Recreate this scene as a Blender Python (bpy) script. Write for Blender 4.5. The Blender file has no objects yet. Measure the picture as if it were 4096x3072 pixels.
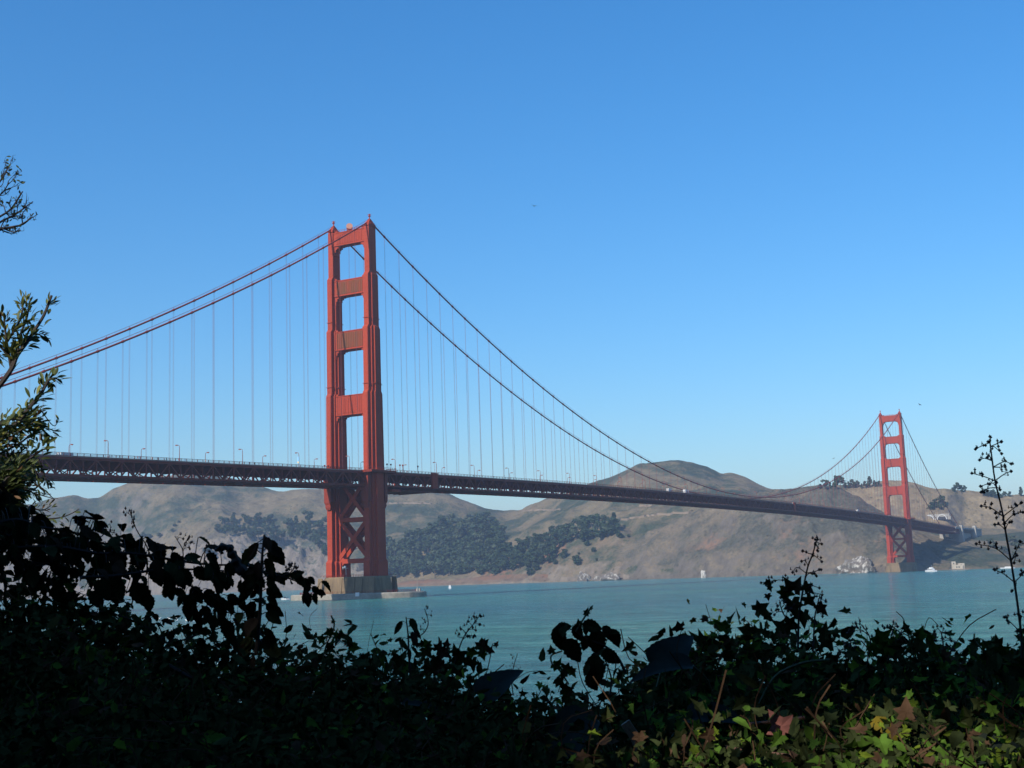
import bpy, math, random
import numpy as np
from mathutils import Vector, Matrix
random.seed(7); rng = np.random.default_rng(11)
PI = math.pi; R = math.radians
sc = bpy.context.scene; col = sc.collection

# ------------------------------------------------------------------ camera
CAM = np.array([477.81887734, -639.44692161, 8.39109193])
FW = np.array([-0.49335616, 0.85762086, 0.14521074])
RT = np.array([0.86387057, 0.50260567, -0.03339447])
UP = np.array([0.10162353, -0.10896791, 0.98883702])
FPX = 5309.889636                                   # focal length in pixels of the 4096 px photograph
cd = bpy.data.cameras.new('camera'); cam = bpy.data.objects.new('camera', cd); col.objects.link(cam)
cd.sensor_width = 36; cd.lens = FPX/4096*36; cd.clip_start = .05; cd.clip_end = 30000
cam.matrix_world = Matrix(((RT[0], UP[0], -FW[0], CAM[0]), (RT[1], UP[1], -FW[1], CAM[1]), (RT[2], UP[2], -FW[2], CAM[2]), (0, 0, 0, 1)))
cd.dof.use_dof = True; cd.dof.focus_distance = 700; cd.dof.aperture_fstop = cd.lens/1.6
sc.camera = cam
# ------------------------------------------------------------------ light
SUN_AZ, SUN_EL = 190, 36.5
w = bpy.data.worlds.new('World'); sc.world = w; w.use_nodes = True
nt = w.node_tree; bg = nt.nodes['Background']
sky = nt.nodes.new('ShaderNodeTexSky'); sky.sky_type = 'NISHITA'; sky.sun_disc = False
sky.sun_elevation = R(SUN_EL); sky.sun_rotation = R(SUN_AZ)
sky.altitude = 0; sky.air_density = 1.4; sky.dust_density = .5; sky.ozone_density = 10
hs = nt.nodes.new('ShaderNodeHueSaturation'); hs.inputs['Saturation'].default_value = 1.17; hs.inputs['Fac'].default_value = 1
nt.links.new(sky.outputs[0], hs.inputs['Color']); nt.links.new(hs.outputs[0], bg.inputs[0]); bg.inputs[1].default_value = .15
sl = bpy.data.lights.new('sun', 'SUN'); sl.energy = 5.0; sl.angle = R(.55); sl.color = (1, .93, .82)
so = bpy.data.objects.new('sun', sl); col.objects.link(so)
sd = Vector((math.sin(R(SUN_AZ))*math.cos(R(SUN_EL)), math.cos(R(SUN_AZ))*math.cos(R(SUN_EL)), math.sin(R(SUN_EL))))
so.rotation_euler = sd.to_track_quat('Z', 'Y').to_euler(); so.location = (400, -700, 300)
sc.view_settings.view_transform = 'Standard'; sc.view_settings.look = 'None'
sc.view_settings.exposure = .12; sc.view_settings.gamma = 1
sc.cycles.max_bounces = 6; sc.cycles.transparent_max_bounces = 8; sc.cycles.volume_bounces = 0

# ------------------------------------------------------------------ helpers
def ray(u, v):                                       # direction of a photo pixel, scaled to one metre of ground distance
    d = FW + RT*(u-2048)/FPX - UP*(v-1536)/FPX
    return d/math.hypot(d[0], d[1])
def at(u, v, D): return CAM + ray(u, v)*D
def az_of(u, v): d = ray(u, v); return math.degrees(math.atan2(d[0], d[1]))

def tag(o, label=None, cat=None, group=None, kind=None):
    if label: o['label'] = label
    if cat: o['category'] = cat
    if group: o['group'] = group
    if kind: o['kind'] = kind
    return o
def empty(name, loc=(0, 0, 0), label=None, cat=None, group=None):
    o = bpy.data.objects.new(name, None); col.objects.link(o); o.location = loc; o.empty_display_size = .2
    return tag(o, label, cat, group)
def link_mesh(name, me, parent=None, loc=None):
    o = bpy.data.objects.new(name, me); col.objects.link(o)
    if parent is not None: o.parent = parent
    if loc is not None: o.location = loc
    return o
def nrm(a):
    a = np.asarray(a, float); n = np.linalg.norm(a); return a/n if n > 1e-9 else np.array([0, 0, 1.])
class MB:
    def __init__(s): s.v = []; s.f = []; s.m = []
    def add(s, vs, fs, mi=0):
        n = len(s.v); s.v += [tuple(map(float, p)) for p in vs]
        s.f += [tuple(i+n for i in f) for f in fs]; s.m += [mi]*len(fs)
    def box(s, c, d, mi=0, rz=0):
        x, y, z = d[0]/2, d[1]/2, d[2]/2; ca, sa = math.cos(rz), math.sin(rz)
        P = [(a*x, b*y, k*z) for k in (-1, 1) for a, b in ((-1, -1), (1, -1), (1, 1), (-1, 1))]
        s.add([(c[0]+p[0]*ca-p[1]*sa, c[1]+p[0]*sa+p[1]*ca, c[2]+p[2]) for p in P],
              [(3, 2, 1, 0), (4, 5, 6, 7), (0, 1, 5, 4), (1, 2, 6, 5), (2, 3, 7, 6), (3, 0, 4, 7)], mi)
    def beam(s, p, q, wd, ht, mi=0, up=(0, 0, 1)):
        p, q = np.array(p, float), np.array(q, float); a = nrm(q-p); sd_ = np.cross(a, up)
        sd_ = nrm(sd_) if np.linalg.norm(sd_) > 1e-6 else np.array([1., 0, 0]); u = np.cross(sd_, a)
        P = [e+sd_*i*wd/2+u*j*ht/2 for e in (p, q) for i, j in ((-1, -1), (1, -1), (1, 1), (-1, 1))]
        s.add(P, [(3, 2, 1, 0), (4, 5, 6, 7), (0, 1, 5, 4), (1, 2, 6, 5), (2, 3, 7, 6), (3, 0, 4, 7)], mi)
    def tube(s, pts, r, n=6, mi=0, cap=True):
        pts = [np.array(p, float) for p in pts]; k = len(pts)
        rs = r if hasattr(r, '__len__') else [r]*k
        t0 = nrm(pts[1]-pts[0]); ref = np.array([0, 0, 1.]) if abs(t0[2]) < .9 else np.array([1., 0, 0])
        a = nrm(np.cross(t0, ref)); V = []
        for i in range(k):
            t = nrm(pts[min(i+1, k-1)]-pts[max(i-1, 0)]); a = nrm(a-t*np.dot(a, t)); b = np.cross(t, a)
            for j in range(n):
                th = 2*PI*j/n; V.append(pts[i]+(a*math.cos(th)+b*math.sin(th))*rs[i])
        F = [(i*n+j, i*n+(j+1) % n, (i+1)*n+(j+1) % n, (i+1)*n+j) for i in range(k-1) for j in range(n)]
        if cap: F += [tuple(range(n-1, -1, -1)), tuple((k-1)*n+j for j in range(n))]
        s.add(V, F, mi)
    def loft(s, secs, mi=0):                          # secs: list of closed rings (same count), stacked
        n = len(secs[0]); V = [p for r_ in secs for p in r_]; k = len(secs)
        F = [(i*n+j, i*n+(j+1) % n, (i+1)*n+(j+1) % n, (i+1)*n+j) for i in range(k-1) for j in range(n)]
        F += [tuple(range(n-1, -1, -1)), tuple((k-1)*n+j for j in range(n))]
        s.add(V, F, mi)
    def rects(s, cx, cy, levels, mi=0):               # levels: (z, hx, hy)
        s.loft([[(cx-hx, cy-hy, z), (cx+hx, cy-hy, z), (cx+hx, cy+hy, z), (cx-hx, cy+hy, z)] for z, hx, hy in levels], mi)
    def lathe(s, c, prof, n=12, mi=0):
        s.loft([[(c[0]+r_*math.cos(2*PI*j/n), c[1]+r_*math.sin(2*PI*j/n), c[2]+z) for j in range(n)] for r_, z in prof], mi)
    def prism_y(s, poly, y0, y1, mi=0):               # poly in (x,z)
        s.loft([[(x, y0, z) for x, z in poly], [(x, y1, z) for x, z in poly]], mi)
    def ball(s, c, r_, mi=0):
        x, y, z = c; P = [(x+r_, y, z), (x-r_, y, z), (x, y+r_, z), (x, y-r_, z), (x, y, z+r_), (x, y, z-r_)]
        s.add(P, [(0, 2, 4), (2, 1, 4), (1, 3, 4), (3, 0, 4), (2, 0, 5), (1, 2, 5), (3, 1, 5), (0, 3, 5)], mi)
    def mesh(s, name, mats, smooth=False):
        me = bpy.data.meshes.new(name); me.from_pydata(s.v, [], s.f)
        for m in (mats if isinstance(mats, (list, tuple)) else [mats]):
            if m is not None: me.materials.append(m)
        me.polygons.foreach_set('material_index', s.m)
        if smooth: me.polygons.foreach_set('use_smooth', [True]*len(s.f))
        me.update(); return me
    def build(s, name, mats, parent=None, smooth=False): return link_mesh(name, s.mesh(name, mats, smooth), parent)
def grid_mesh(name, V, nu, nv, mat, smooth=True):     # V: (nu*nv,3), row-major
    i = np.arange((nu-1)*(nv-1)); a = (i//(nv-1))*nv + i % (nv-1)
    F = np.stack([a, a+nv, a+nv+1, a+1], 1).astype(np.int32)
    me = bpy.data.meshes.new(name); me.vertices.add(len(V)); me.vertices.foreach_set('co', np.asarray(V, np.float32).ravel())
    me.loops.add(F.size); me.loops.foreach_set('vertex_index', F.ravel())
    me.polygons.add(len(F)); me.polygons.foreach_set('loop_start', np.arange(len(F), dtype=np.int32)*4)
    me.polygons.foreach_set('loop_total', np.full(len(F), 4, np.int32))
    if smooth: me.polygons.foreach_set('use_smooth', np.ones(len(F), bool))
    me.materials.append(mat); me.update(); me.validate(); return me

# value noise for terrain
def vnoise(x, y, seed=0):
    xi = np.floor(x).astype(np.int64); yi = np.floor(y).astype(np.int64); fx = x-xi; fy = y-yi
    fx = fx*fx*(3-2*fx); fy = fy*fy*(3-2*fy)
    def h(a, b):
        n = (a*374761393+b*668265263+seed*1442695041) & 0x7fffffff; n = ((n ^ (n >> 13))*1274126177) & 0x7fffffff
        return ((n ^ (n >> 16)) & 0xffff)/65535.
    return (h(xi, yi)*(1-fx)+h(xi+1, yi)*fx)*(1-fy)+(h(xi, yi+1)*(1-fx)+h(xi+1, yi+1)*fx)*fy
def fbm(x, y, seed=0, oct=4):
    s = 0; a = .5
    for o in range(oct): s = s+a*(vnoise(x*2**o, y*2**o, seed+o)-.5); a *= .5
    return s*2
def ridged(x, y, seed=0, oct=4):
    s = 0; a = .5
    for o in range(oct): s = s+a*(1-abs(2*vnoise(x*2**o, y*2**o, seed+o)-1)); a *= .5
    return s

# ------------------------------------------------------------------ materials
def newmat(name):
    m = bpy.data.materials.new(name); m.use_nodes = True; n = m.node_tree.nodes
    return m, m.node_tree, n['Principled BSDF']
def noise_node(t, scale, detail=5, vec=None, rough=.55):
    n = t.nodes.new('ShaderNodeTexNoise'); n.inputs['Scale'].default_value = scale; n.inputs['Detail'].default_value = detail
    n.inputs['Roughness'].default_value = rough
    if vec is not None: t.links.new(vec, n.inputs['Vector'])
    return n
def ramp(t, src, stops):
    r_ = t.nodes.new('ShaderNodeValToRGB'); e = r_.color_ramp.elements
    while len(e) < len(stops): e.new(.5)
    for k, (p, c) in enumerate(stops): e[k].position = p; e[k].color = (*c, 1) if len(c) == 3 else c
    t.links.new(src, r_.inputs[0]); return r_
def mixc(t, fac, a, b, mode='MIX'):
    m = t.nodes.new('ShaderNodeMix'); m.data_type = 'RGBA'; m.blend_type = mode
    for s_, v in ((m.inputs[0], fac), (m.inputs[6], a), (m.inputs[7], b)):
        if hasattr(v, 'is_output') or isinstance(v, bpy.types.NodeSocket): t.links.new(v, s_)
        elif isinstance(v, (int, float)): s_.default_value = v
        else: s_.default_value = (*v, 1)
    return m.outputs[2]
def pos(t, sx=1, sy=1, sz=1):
    g = t.nodes.new('ShaderNodeNewGeometry'); m = t.nodes.new('ShaderNodeMapping'); m.inputs['Scale'].default_value = (sx, sy, sz)
    t.links.new(g.outputs['Position'], m.inputs['Vector']); return m.outputs[0]
G3 = lambda v: (v, v, v)
def paint(name, base, worn, rough=.55, scale=.12, streak=True, lo=.42, hi=.75):
    m, t, b = newmat(name); p = pos(t, 1, 1, .18 if streak else 1)
    n1 = noise_node(t, scale, 6, p, .65); r1 = ramp(t, n1.outputs['Fac'], [(lo, G3(0)), (hi, G3(1))])
    n2 = noise_node(t, scale*9, 4, pos(t)); r2 = ramp(t, n2.outputs['Fac'], [(.3, G3(.82)), (.7, G3(1.08))])
    c = mixc(t, r1.outputs[0], base, worn); c = mixc(t, 1., c, r2.outputs[0], 'MULTIPLY')
    t.links.new(c, b.inputs['Base Color']); b.inputs['Roughness'].default_value = rough
    b.inputs['Specular IOR Level'].default_value = .15
    return m
def plain(name, c, rough=.6, metal=0, var=.15, scale=3.):
    m, t, b = newmat(name); n = noise_node(t, scale, 4, pos(t)); r_ = ramp(t, n.outputs['Fac'], [(.3, tuple(x*(1-var) for x in c)), (.7, tuple(min(1, x*(1+var)) for x in c))])
    t.links.new(r_.outputs[0], b.inputs['Base Color']); b.inputs['Roughness'].default_value = rough; b.inputs['Metallic'].default_value = metal
    return m
M = {}
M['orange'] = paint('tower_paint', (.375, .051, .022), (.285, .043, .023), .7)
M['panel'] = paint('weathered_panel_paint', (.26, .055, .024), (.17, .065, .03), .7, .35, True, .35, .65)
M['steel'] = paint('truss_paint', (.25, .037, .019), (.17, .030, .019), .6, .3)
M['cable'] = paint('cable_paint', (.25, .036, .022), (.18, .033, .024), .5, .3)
M['rope'] = paint('rope_paint', (.26, .085, .085), (.22, .08, .08), .6, .3)
M['asphalt'] = plain('asphalt', (.05, .05, .052), .9)
M['concrete'] = paint('pier_concrete', (.235, .165, .095), (.11, .08, .05), .85, .25, True, .4, .7)
M['fenderc'] = paint('fender_concrete', (.32, .29, .24), (.2, .18, .145), .85, .2, False, .4, .7)
M['pale'] = paint('pale_concrete', (.34, .32, .28), (.24, .23, .21), .85, .1)
M['white'] = plain('white_paint', (.62, .62, .6), .5)
M['lampglass'] = plain('lamp_glass', (.55, .5, .4), .3)
M['dark'] = plain('dark_paint', (.02, .02, .025), .5)
M['glass'] = plain('window_glass', (.03, .04, .05), .1)
M['blue'] = plain('banner_blue', (.25, .5, .75), .7)
M['cream'] = plain('cream_wall', (.42, .36, .28), .8, scale=.6)

# hill material: dry grass, scrub, red earth and rock, broken up at several sizes
def hill_mat(name, grass, scrub, earth, rock, scrub_lo=.42, scrub_hi=.6, earth_lo=.62, rock_amt=1., fine=.22):
    m, t, b = newmat(name); p = pos(t)
    big = noise_node(t, .0045, 6, p, .62); mid = noise_node(t, .03, 6, p, .65); sm = noise_node(t, fine, 4, p, .7)
    a = t.nodes.new('ShaderNodeMath'); a.operation = 'MULTIPLY_ADD'; a.inputs[1].default_value = .45
    t.links.new(mid.outputs['Fac'], a.inputs[0]); t.links.new(big.outputs['Fac'], a.inputs[2])
    a2 = t.nodes.new('ShaderNodeMath'); a2.operation = 'MULTIPLY_ADD'; a2.inputs[1].default_value = .3
    t.links.new(sm.outputs['Fac'], a2.inputs[0]); t.links.new(a.outputs[0], a2.inputs[2])
    off = .375
    f1 = ramp(t, a2.outputs[0], [((scrub_lo+off)/1.2, G3(0)), ((scrub_hi+off)/1.2, G3(1))])
    # (the noise sum runs past 1; scaled back below)
    sca = t.nodes.new('ShaderNodeMath'); sca.operation = 'DIVIDE'; sca.inputs[1].default_value = 1.2
    t.links.new(a2.outputs[0], sca.inputs[0]); t.links.new(sca.outputs[0], f1.inputs[0])
    g1 = ramp(t, noise_node(t, .06, 5, p, .7).outputs['Fac'], [(.3, tuple(x*.68 for x in grass)), (.7, tuple(x*1.3 for x in grass))])
    s1 = ramp(t, noise_node(t, .16, 5, p, .75).outputs['Fac'], [(.35, tuple(x*.6 for x in scrub)), (.62, tuple(x*1.25 for x in scrub))])
    c = mixc(t, f1.outputs[0], g1.outputs[0], s1.outputs[0])
    e = ramp(t, noise_node(t, .009, 7, pos(t, 1, 1, .6), .68).outputs['Fac'], [(earth_lo, G3(0)), (earth_lo+.07, G3(1))])
    c = mixc(t, e.outputs[0], c, earth)
    ge = t.nodes.new('ShaderNodeNewGeometry'); sx = t.nodes.new('ShaderNodeSeparateXYZ'); t.links.new(ge.outputs['Normal'], sx.inputs[0])
    ad = t.nodes.new('ShaderNodeMath'); ad.operation = 'MULTIPLY_ADD'; ad.inputs[1].default_value = .55
    t.links.new(mid.outputs['Fac'], ad.inputs[0]); t.links.new(sx.outputs['Z'], ad.inputs[2])
    rk = ramp(t, ad.outputs[0], [(.82, G3(rock_amt)), (.98, G3(0))])
    rc = ramp(t, noise_node(t, .07, 7, pos(t, 1, 1, .5), .7).outputs['Fac'], [(.3, tuple(x*.55 for x in rock)), (.7, tuple(x*1.3 for x in rock))])
    c = mixc(t, rk.outputs[0], c, rc.outputs[0])
    dots = t.nodes.new('ShaderNodeTexVoronoi'); dots.inputs['Scale'].default_value = .085; t.links.new(p, dots.inputs['Vector'])
    dr = ramp(t, dots.outputs['Distance'], [(.14, G3(1)), (.26, G3(0))])
    dm = ramp(t, noise_node(t, .012, 4, p).outputs['Fac'], [(.45, G3(0)), (.6, G3(.75))])
    c = mixc(t, mixc(t, 1., dr.outputs[0], dm.outputs[0], 'MULTIPLY'), c, tuple(x*.55 for x in scrub))
    t.links.new(c, b.inputs['Base Color']); b.inputs['Roughness'].default_value = .95; b.inputs['Specular IOR Level'].default_value = .1
    bp = t.nodes.new('ShaderNodeBump'); bp.inputs['Strength'].default_value = 1.; bp.inputs['Distance'].default_value = 5
    t.links.new(noise_node(t, .08, 6, p, .7).outputs['Fac'], bp.inputs['Height']); t.links.new(bp.outputs[0], b.inputs['Normal'])
    return m

def leaf_mat(name, c, var=.3, trans=.25, rough=.45, scale=20, spec=.3):
    m, t, b = newmat(name); n = noise_node(t, scale, 3, pos(t))
    r_ = ramp(t, n.outputs['Fac'], [(.3, tuple(x*(1-var) for x in c)), (.7, tuple(x*(1+var) for x in c))])
    t.links.new(r_.outputs[0], b.inputs['Base Color']); b.inputs['Roughness'].default_value = rough; b.inputs['Specular IOR Level'].default_value = spec
    if trans:
        tr = t.nodes.new('ShaderNodeBsdfTranslucent'); mx = t.nodes.new('ShaderNodeMixShader'); mx.inputs[0].default_value = trans
        t.links.new(r_.outputs[0], tr.inputs[0]); t.links.new(b.outputs[0], mx.inputs[1]); t.links.new(tr.outputs[0], mx.inputs[2])
        t.links.new(mx.outputs[0], t.nodes['Material Output'].inputs[0])
    return m

# ------------------------------------------------------------------ water
def water_mat():
    m, t, b = newmat('sea_water')
    b.inputs['Roughness'].default_value = .12; b.inputs['IOR'].default_value = 1.33
    b.inputs['Specular IOR Level'].default_value = .25
    n1 = noise_node(t, .09, 9, pos(t, .8, 1.2, 1), .80); n2 = noise_node(t, .0045, 5, pos(t, .6, 1.3, 1), .6)
    c = ramp(t, n1.outputs['Fac'], [(.36, (.016, .108, .128)), (.5, (.044, .216, .232)), (.64, (.108, .350, .350))])
    c2 = ramp(t, n2.outputs['Fac'], [(.36, (.70, .80, .95)), (.5, (1., 1., 1.)), (.62, (1.22, 1.16, 1.0))])
    cc = mixc(t, 1., c.outputs[0], c2.outputs[0], 'MULTIPLY')
    # whitecaps: small, sparse, gathered in windy patches
    wn = noise_node(t, .16, 5, pos(t, .45, 1.1, 1), .72); wr = ramp(t, wn.outputs['Fac'], [(.665, G3(0)), (.70, G3(1))])
    wp = ramp(t, noise_node(t, .006, 3, pos(t)).outputs['Fac'], [(.42, G3(0)), (.62, G3(1))])
    wm = mixc(t, 1., wr.outputs[0], wp.outputs[0], 'MULTIPLY')
    cc = mixc(t, wm, cc, (.75, .78, .78))
    t.links.new(cc, b.inputs['Base Color'])
    h1 = noise_node(t, .10, 6, pos(t, .6, 1.2, 1), .68); h2 = noise_node(t, .6, 5, pos(t, .7, 1.2, 1), .7)
    b1 = t.nodes.new('ShaderNodeBump'); b1.inputs['Distance'].default_value = 7.; b1.inputs['Strength'].default_value = 1.
    b2 = t.nodes.new('ShaderNodeBump'); b2.inputs['Distance'].default_value = 1.6; b2.inputs['Strength'].default_value = 1.
    t.links.new(h1.outputs['Fac'], b1.inputs['Height']); t.links.new(h2.outputs['Fac'], b2.inputs['Height'])
    t.links.new(b1.outputs[0], b2.inputs['Normal']); t.links.new(b2.outputs[0], b.inputs['Normal'])
    return m
mb = MB(); mb.add([(-5800, -1300, 0), (3800, -1300, 0), (3800, 5800, 0), (-5800, 5800, 0)], [(0, 1, 2, 3)])
tag(mb.build('water', water_mat()), kind='structure')

# ------------------------------------------------------------------ hills across the strait
FOOT = [(-75, 4200), (-60, 3700), (-52, 3400), (-46.5, 3200), (-44.3, 2950), (-40, 2900), (-35.3, 2750), (-32, 2600), (-29.9, 2500), (-27.4, 2400), (-25.4, 2320), (-22.2, 2200), (-20.6, 2150), (-18, 2085), (-16.4, 2045), (-14.6, 2002), (-13, 2000), (-11.6, 2040), (-9.4, 2110), (-5, 2300), (8, 2900), (30, 3900)]
FA, FD = zip(*FOOT)
LAYERS = []
def hill(name, crest, prof, mat, back=900, gul=.16, gscale=170., seed=0, az0=-62, az1=2, foot_add=0, keep=.3, rows=140, cols=1100, rough=4., fade=0, base=None):
    A = np.array([az_of(u, v) for u, v, D in crest]); T = np.array([ray(u, v)[2] for u, v, D in crest]); DD = np.array([D for u, v, D in crest], float)
    o = np.argsort(A); A, T, DD = A[o], T[o], DD[o]
    az0 = max(az0, A[0]-.01) if fade else az0; az1 = min(az1, A[-1]+.01) if fade else az1
    az = np.linspace(az0, az1, cols)
    def smooth(y):                                     # light smoothing of the polyline
        k = np.array([1, 2, 3, 2, 1.]); k /= k.sum(); yp = np.pad(y, 2, mode='edge'); return np.convolve(yp, k, 'valid')
    tc = smooth(np.interp(az, A, T)); dc = smooth(np.interp(az, A, DD)); df = np.interp(az, FA, FD)+foot_add; dc = np.maximum(dc, df+70)
    zc = CAM[2]+tc*dc
    if base is not None: zc = np.maximum(zc, base)
    s = np.concatenate([np.linspace(0, 1, rows)**1.0, 1+np.linspace(0, 1, 16)[1:]])
    S = s[None, :]; D = np.where(S <= 1, df[:, None]+(dc-df)[:, None]*S, dc[:, None]+(S-1)*back)
    pk, pv = zip(*prof)
    front = np.interp(np.clip(S, 0, 1), pk, pv)
    bk = np.cos(np.clip(S-1, 0, 1)*PI/2)**1.0
    Z = np.where(S <= 1, zc[:, None]*front, zc[:, None]*bk)
    ar = np.radians(az)[:, None]; X = CAM[0]+D*np.sin(ar); Y = CAM[1]+D*np.cos(ar)
    env = np.where(S <= 1, keep+(1-keep)*np.sin(np.clip(S, 0, 1)*PI)**.7, keep)
    wx = X+40*fbm(X/300, Y/300, seed+50); wy = Y+40*fbm(X/300, Y/300, seed+60)
    g = ridged(wx/gscale, wy/gscale*.75, seed)-.55
    g = g+.24*(ridged(wx/gscale*3.1+7, wy/gscale*2.4, seed+20)-.55)
    Z = Z+env*gul*zc[:, None]*g + rough*fbm(X/30, Y/30, seed+9, 5)*np.clip(Z/20, 0, 1)
    Z = np.where(S == 0, -3, Z); Z = np.where((S > 0) & (S <= .1), np.maximum(Z, 1.), Z)
    Z = np.where(S >= 2, -4, Z)
    V = np.stack([X, Y, Z], -1).reshape(-1, 3)
    ob = link_mesh(name, grid_mesh(name, V, cols, len(s), mat)); tag(ob, kind='structure')
    LAYERS.append((az0, az1, D, Z)); return ob
def hit(u, v):                                          # first terrain point on a ray
    d = ray(u, v); a = math.degrees(math.atan2(d[0], d[1])); best = None
    for a0, a1, D, Z in LAYERS:
        if not a0 <= a <= a1: continue
        i = min(int((a-a0)/(a1-a0)*(D.shape[0]-1)+.5), D.shape[0]-1)
        k = np.nonzero((Z[i] >= CAM[2]+d[2]*D[i]) & (Z[i] > .5))[0]
        if len(k) and (best is None or D[i, k[0]] < best): best = D[i, k[0]]; bz = Z[i, k[0]]
    return None if best is None else np.array([CAM[0]+d[0]*best, CAM[1]+d[1]*best, bz])

HM_A = hill_mat('far_hill_ground', (.182, .142, .084), (.054, .068, .042), (.195, .132, .080), (.155, .132, .102), .46, .57, .66)
HM_B = hill_mat('tan_hill_ground', (.240, .182, .108), (.078, .083, .051), (.23, .155, .088), (.165, .14, .108), .50, .60, .66)
HM_C = hill_mat('cliff_ground', (.195, .150, .098), (.084, .082, .061), (.215, .132, .084), (.140, .117, .092), .46, .6, .585)
HM_D = hill_mat('spur_ground', (.19, .140, .088), (.064, .074, .046), (.235, .125, .074), (.20, .16, .12), .47, .6, .57)
HM_E = hill_mat('rock_cliff_ground', (.205, .165, .115), (.08, .09, .066), (.25, .175, .12), (.215, .175, .14), .45, .6, .62, 1.)
hill('hills', [(-1600, 2150, 4200), (-700, 2120, 3900), (-200, 2110, 3600), (59, 2047, 3500), (206, 1994, 3500), (300, 1980, 3500), (353, 1992, 3500), (395, 1993, 3500), (453, 1953, 3500), (511, 1932, 3500), (600, 1910, 3500), (700, 1898, 3500), (800, 1894, 3500), (880, 1900, 3500), (952, 1915, 3500), (1058, 1950, 3450), (1110, 1965, 3400), (1146, 1967, 3400), (1205, 1954, 3400), (1293, 1956, 3400), (1400, 1964, 3400), (1541, 1966, 3400), (1735, 1971, 3300), (1800, 1976, 3300), (1876, 2008, 3300), (1947, 2033, 3300), (2017, 2041, 3300), (2079, 2039, 3250), (2123, 2017, 3200), (2176, 1997, 3150), (2250, 1975, 3100), (2380, 1926, 3050), (2440, 1909, 3000), (2528, 1870, 3000), (2588, 1856, 3000), (2710, 1843, 3000), (2757, 1848, 3000), (2820, 1863, 3000), (2883, 1890, 3000), (2927, 1890, 3000), (2984, 1908, 3000), (3028, 1933, 3000), (3079, 1955, 3000), (3129, 1962, 3000), (3300, 1990, 3000), (4000, 2050, 3000), (4800, 2100, 3200)],
     [(0, 0), (.02, .05), (.12, .16), (.35, .42), (.6, .66), (.8, .86), (.93, .97), (1, 1)], HM_A, seed=3, gul=.36, gscale=300, keep=.07, rough=3)
hill('far_right_hills', [(2900, 2100, 2650), (3060, 1985, 2650), (3129, 1961, 2650), (3180, 1952, 2650), (3240, 1946, 2650), (3330, 1944, 2650), (3430, 1940, 2650), (3457, 1939, 2650), (3580, 1919, 2650), (3647, 1930, 2650), (3700, 1945, 2650), (3740, 1955, 2650), (3785, 1958, 2650), (3855, 1961, 2700), (3930, 1968, 2700), (3994, 1984, 2700), (4040, 1978, 2700), (4150, 1976, 2750), (7000, 1985, 2800), (4700, 2010, 2900), (5200, 2060, 3000)],
     [(0, 0), (.03, .06), (.2, .2), (.45, .42), (.7, .72), (.88, .93), (1, 1)], HM_B, seed=17, gul=.20, gscale=160, fade=1, foot_add=430, keep=.12, cols=420)
hill('headland_cliff', [(2180, 2352, 2390), (2250, 2332, 2385), (2380, 2240, 2400), (2600, 2130, 2400), (2800, 2030, 2380), (2950, 1985, 2350), (3091, 1967, 2330), (3180, 1953, 2320), (3300, 1946, 2290), (3363, 1954, 2270), (3426, 1985, 2250), (3533, 2047, 2230), (3600, 2082, 2240), (3650, 2112, 2250), (3710, 2150, 2270), (3780, 2182, 2290), (3850, 2192, 2310), (3950, 2186, 2360), (4050, 2176, 2400), (4200, 2170, 2450), (4500, 2190, 2500), (5000, 2240, 2600)],
     [(0, 0), (.03, .07), (.15, .24), (.4, .52), (.7, .80), (.9, .96), (1, 1)], HM_C, seed=29, gul=.30, gscale=110, fade=1, keep=.12, rough=8., cols=700, back=350)
hill('forest_spur', [(1430, 2358, 2740), (1500, 2335, 2720), (1700, 2310, 2700), (1880, 2275, 2680), (1990, 2235, 2640), (2120, 2185, 2600), (2250, 2150, 2560), (2400, 2108, 2520), (2470, 2098, 2500), (2530, 2120, 2480), (2600, 2160, 2460), (2700, 2220, 2420), (2830, 2295, 2350), (2900, 2335, 2300)],
     [(0, 0), (.04, .10), (.2, .30), (.5, .58), (.8, .87), (1, 1)], HM_D, seed=41, gul=.18, gscale=80, fade=1, rough=6, back=250, cols=300)
hill('rock_cliffs', [(-800, 2330, 3750), (0, 2330, 3500), (300, 2310, 3330), (480, 2290, 3280), (600, 2265, 3150), (700, 2235, 3100), (780, 2190, 3060), (830, 2165, 3050), (890, 2150, 3050), (1000, 2140, 3050), (1100, 2150, 3050), (1200, 2145, 3030), (1300, 2165, 3000), (1360, 2200, 2980), (1420, 2235, 2950), (1500, 2290, 2900), (1560, 2335, 2850), (1620, 2360, 2830)],
     [(0, 0), (.05, .22), (.2, .48), (.45, .72), (.75, .92), (1, 1)], HM_E, seed=53, gul=.55, gscale=48, fade=1, rough=16, back=300, cols=420, keep=.15)
hill('beach_bluff', [(1380, 2362, 2880), (1440, 2342, 2850), (1550, 2326, 2800), (1640, 2318, 2760), (1800, 2313, 2720), (1900, 2304, 2680), (2000, 2292, 2620), (2100, 2288, 2570), (2200, 2292, 2500), (2330, 2316, 2450), (2420, 2350, 2420)],
     [(0, 0), (.06, .4), (.2, .8), (.6, .9), (1, 1)], hill_mat('bluff_ground', (.16, .11, .075), (.09, .072, .05), (.18, .10, .06), (.16, .112, .078), .55, .7, .5), seed=61, gul=.12, gscale=40, fade=1, rough=1.5, back=60, cols=200, rows=40)

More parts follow.
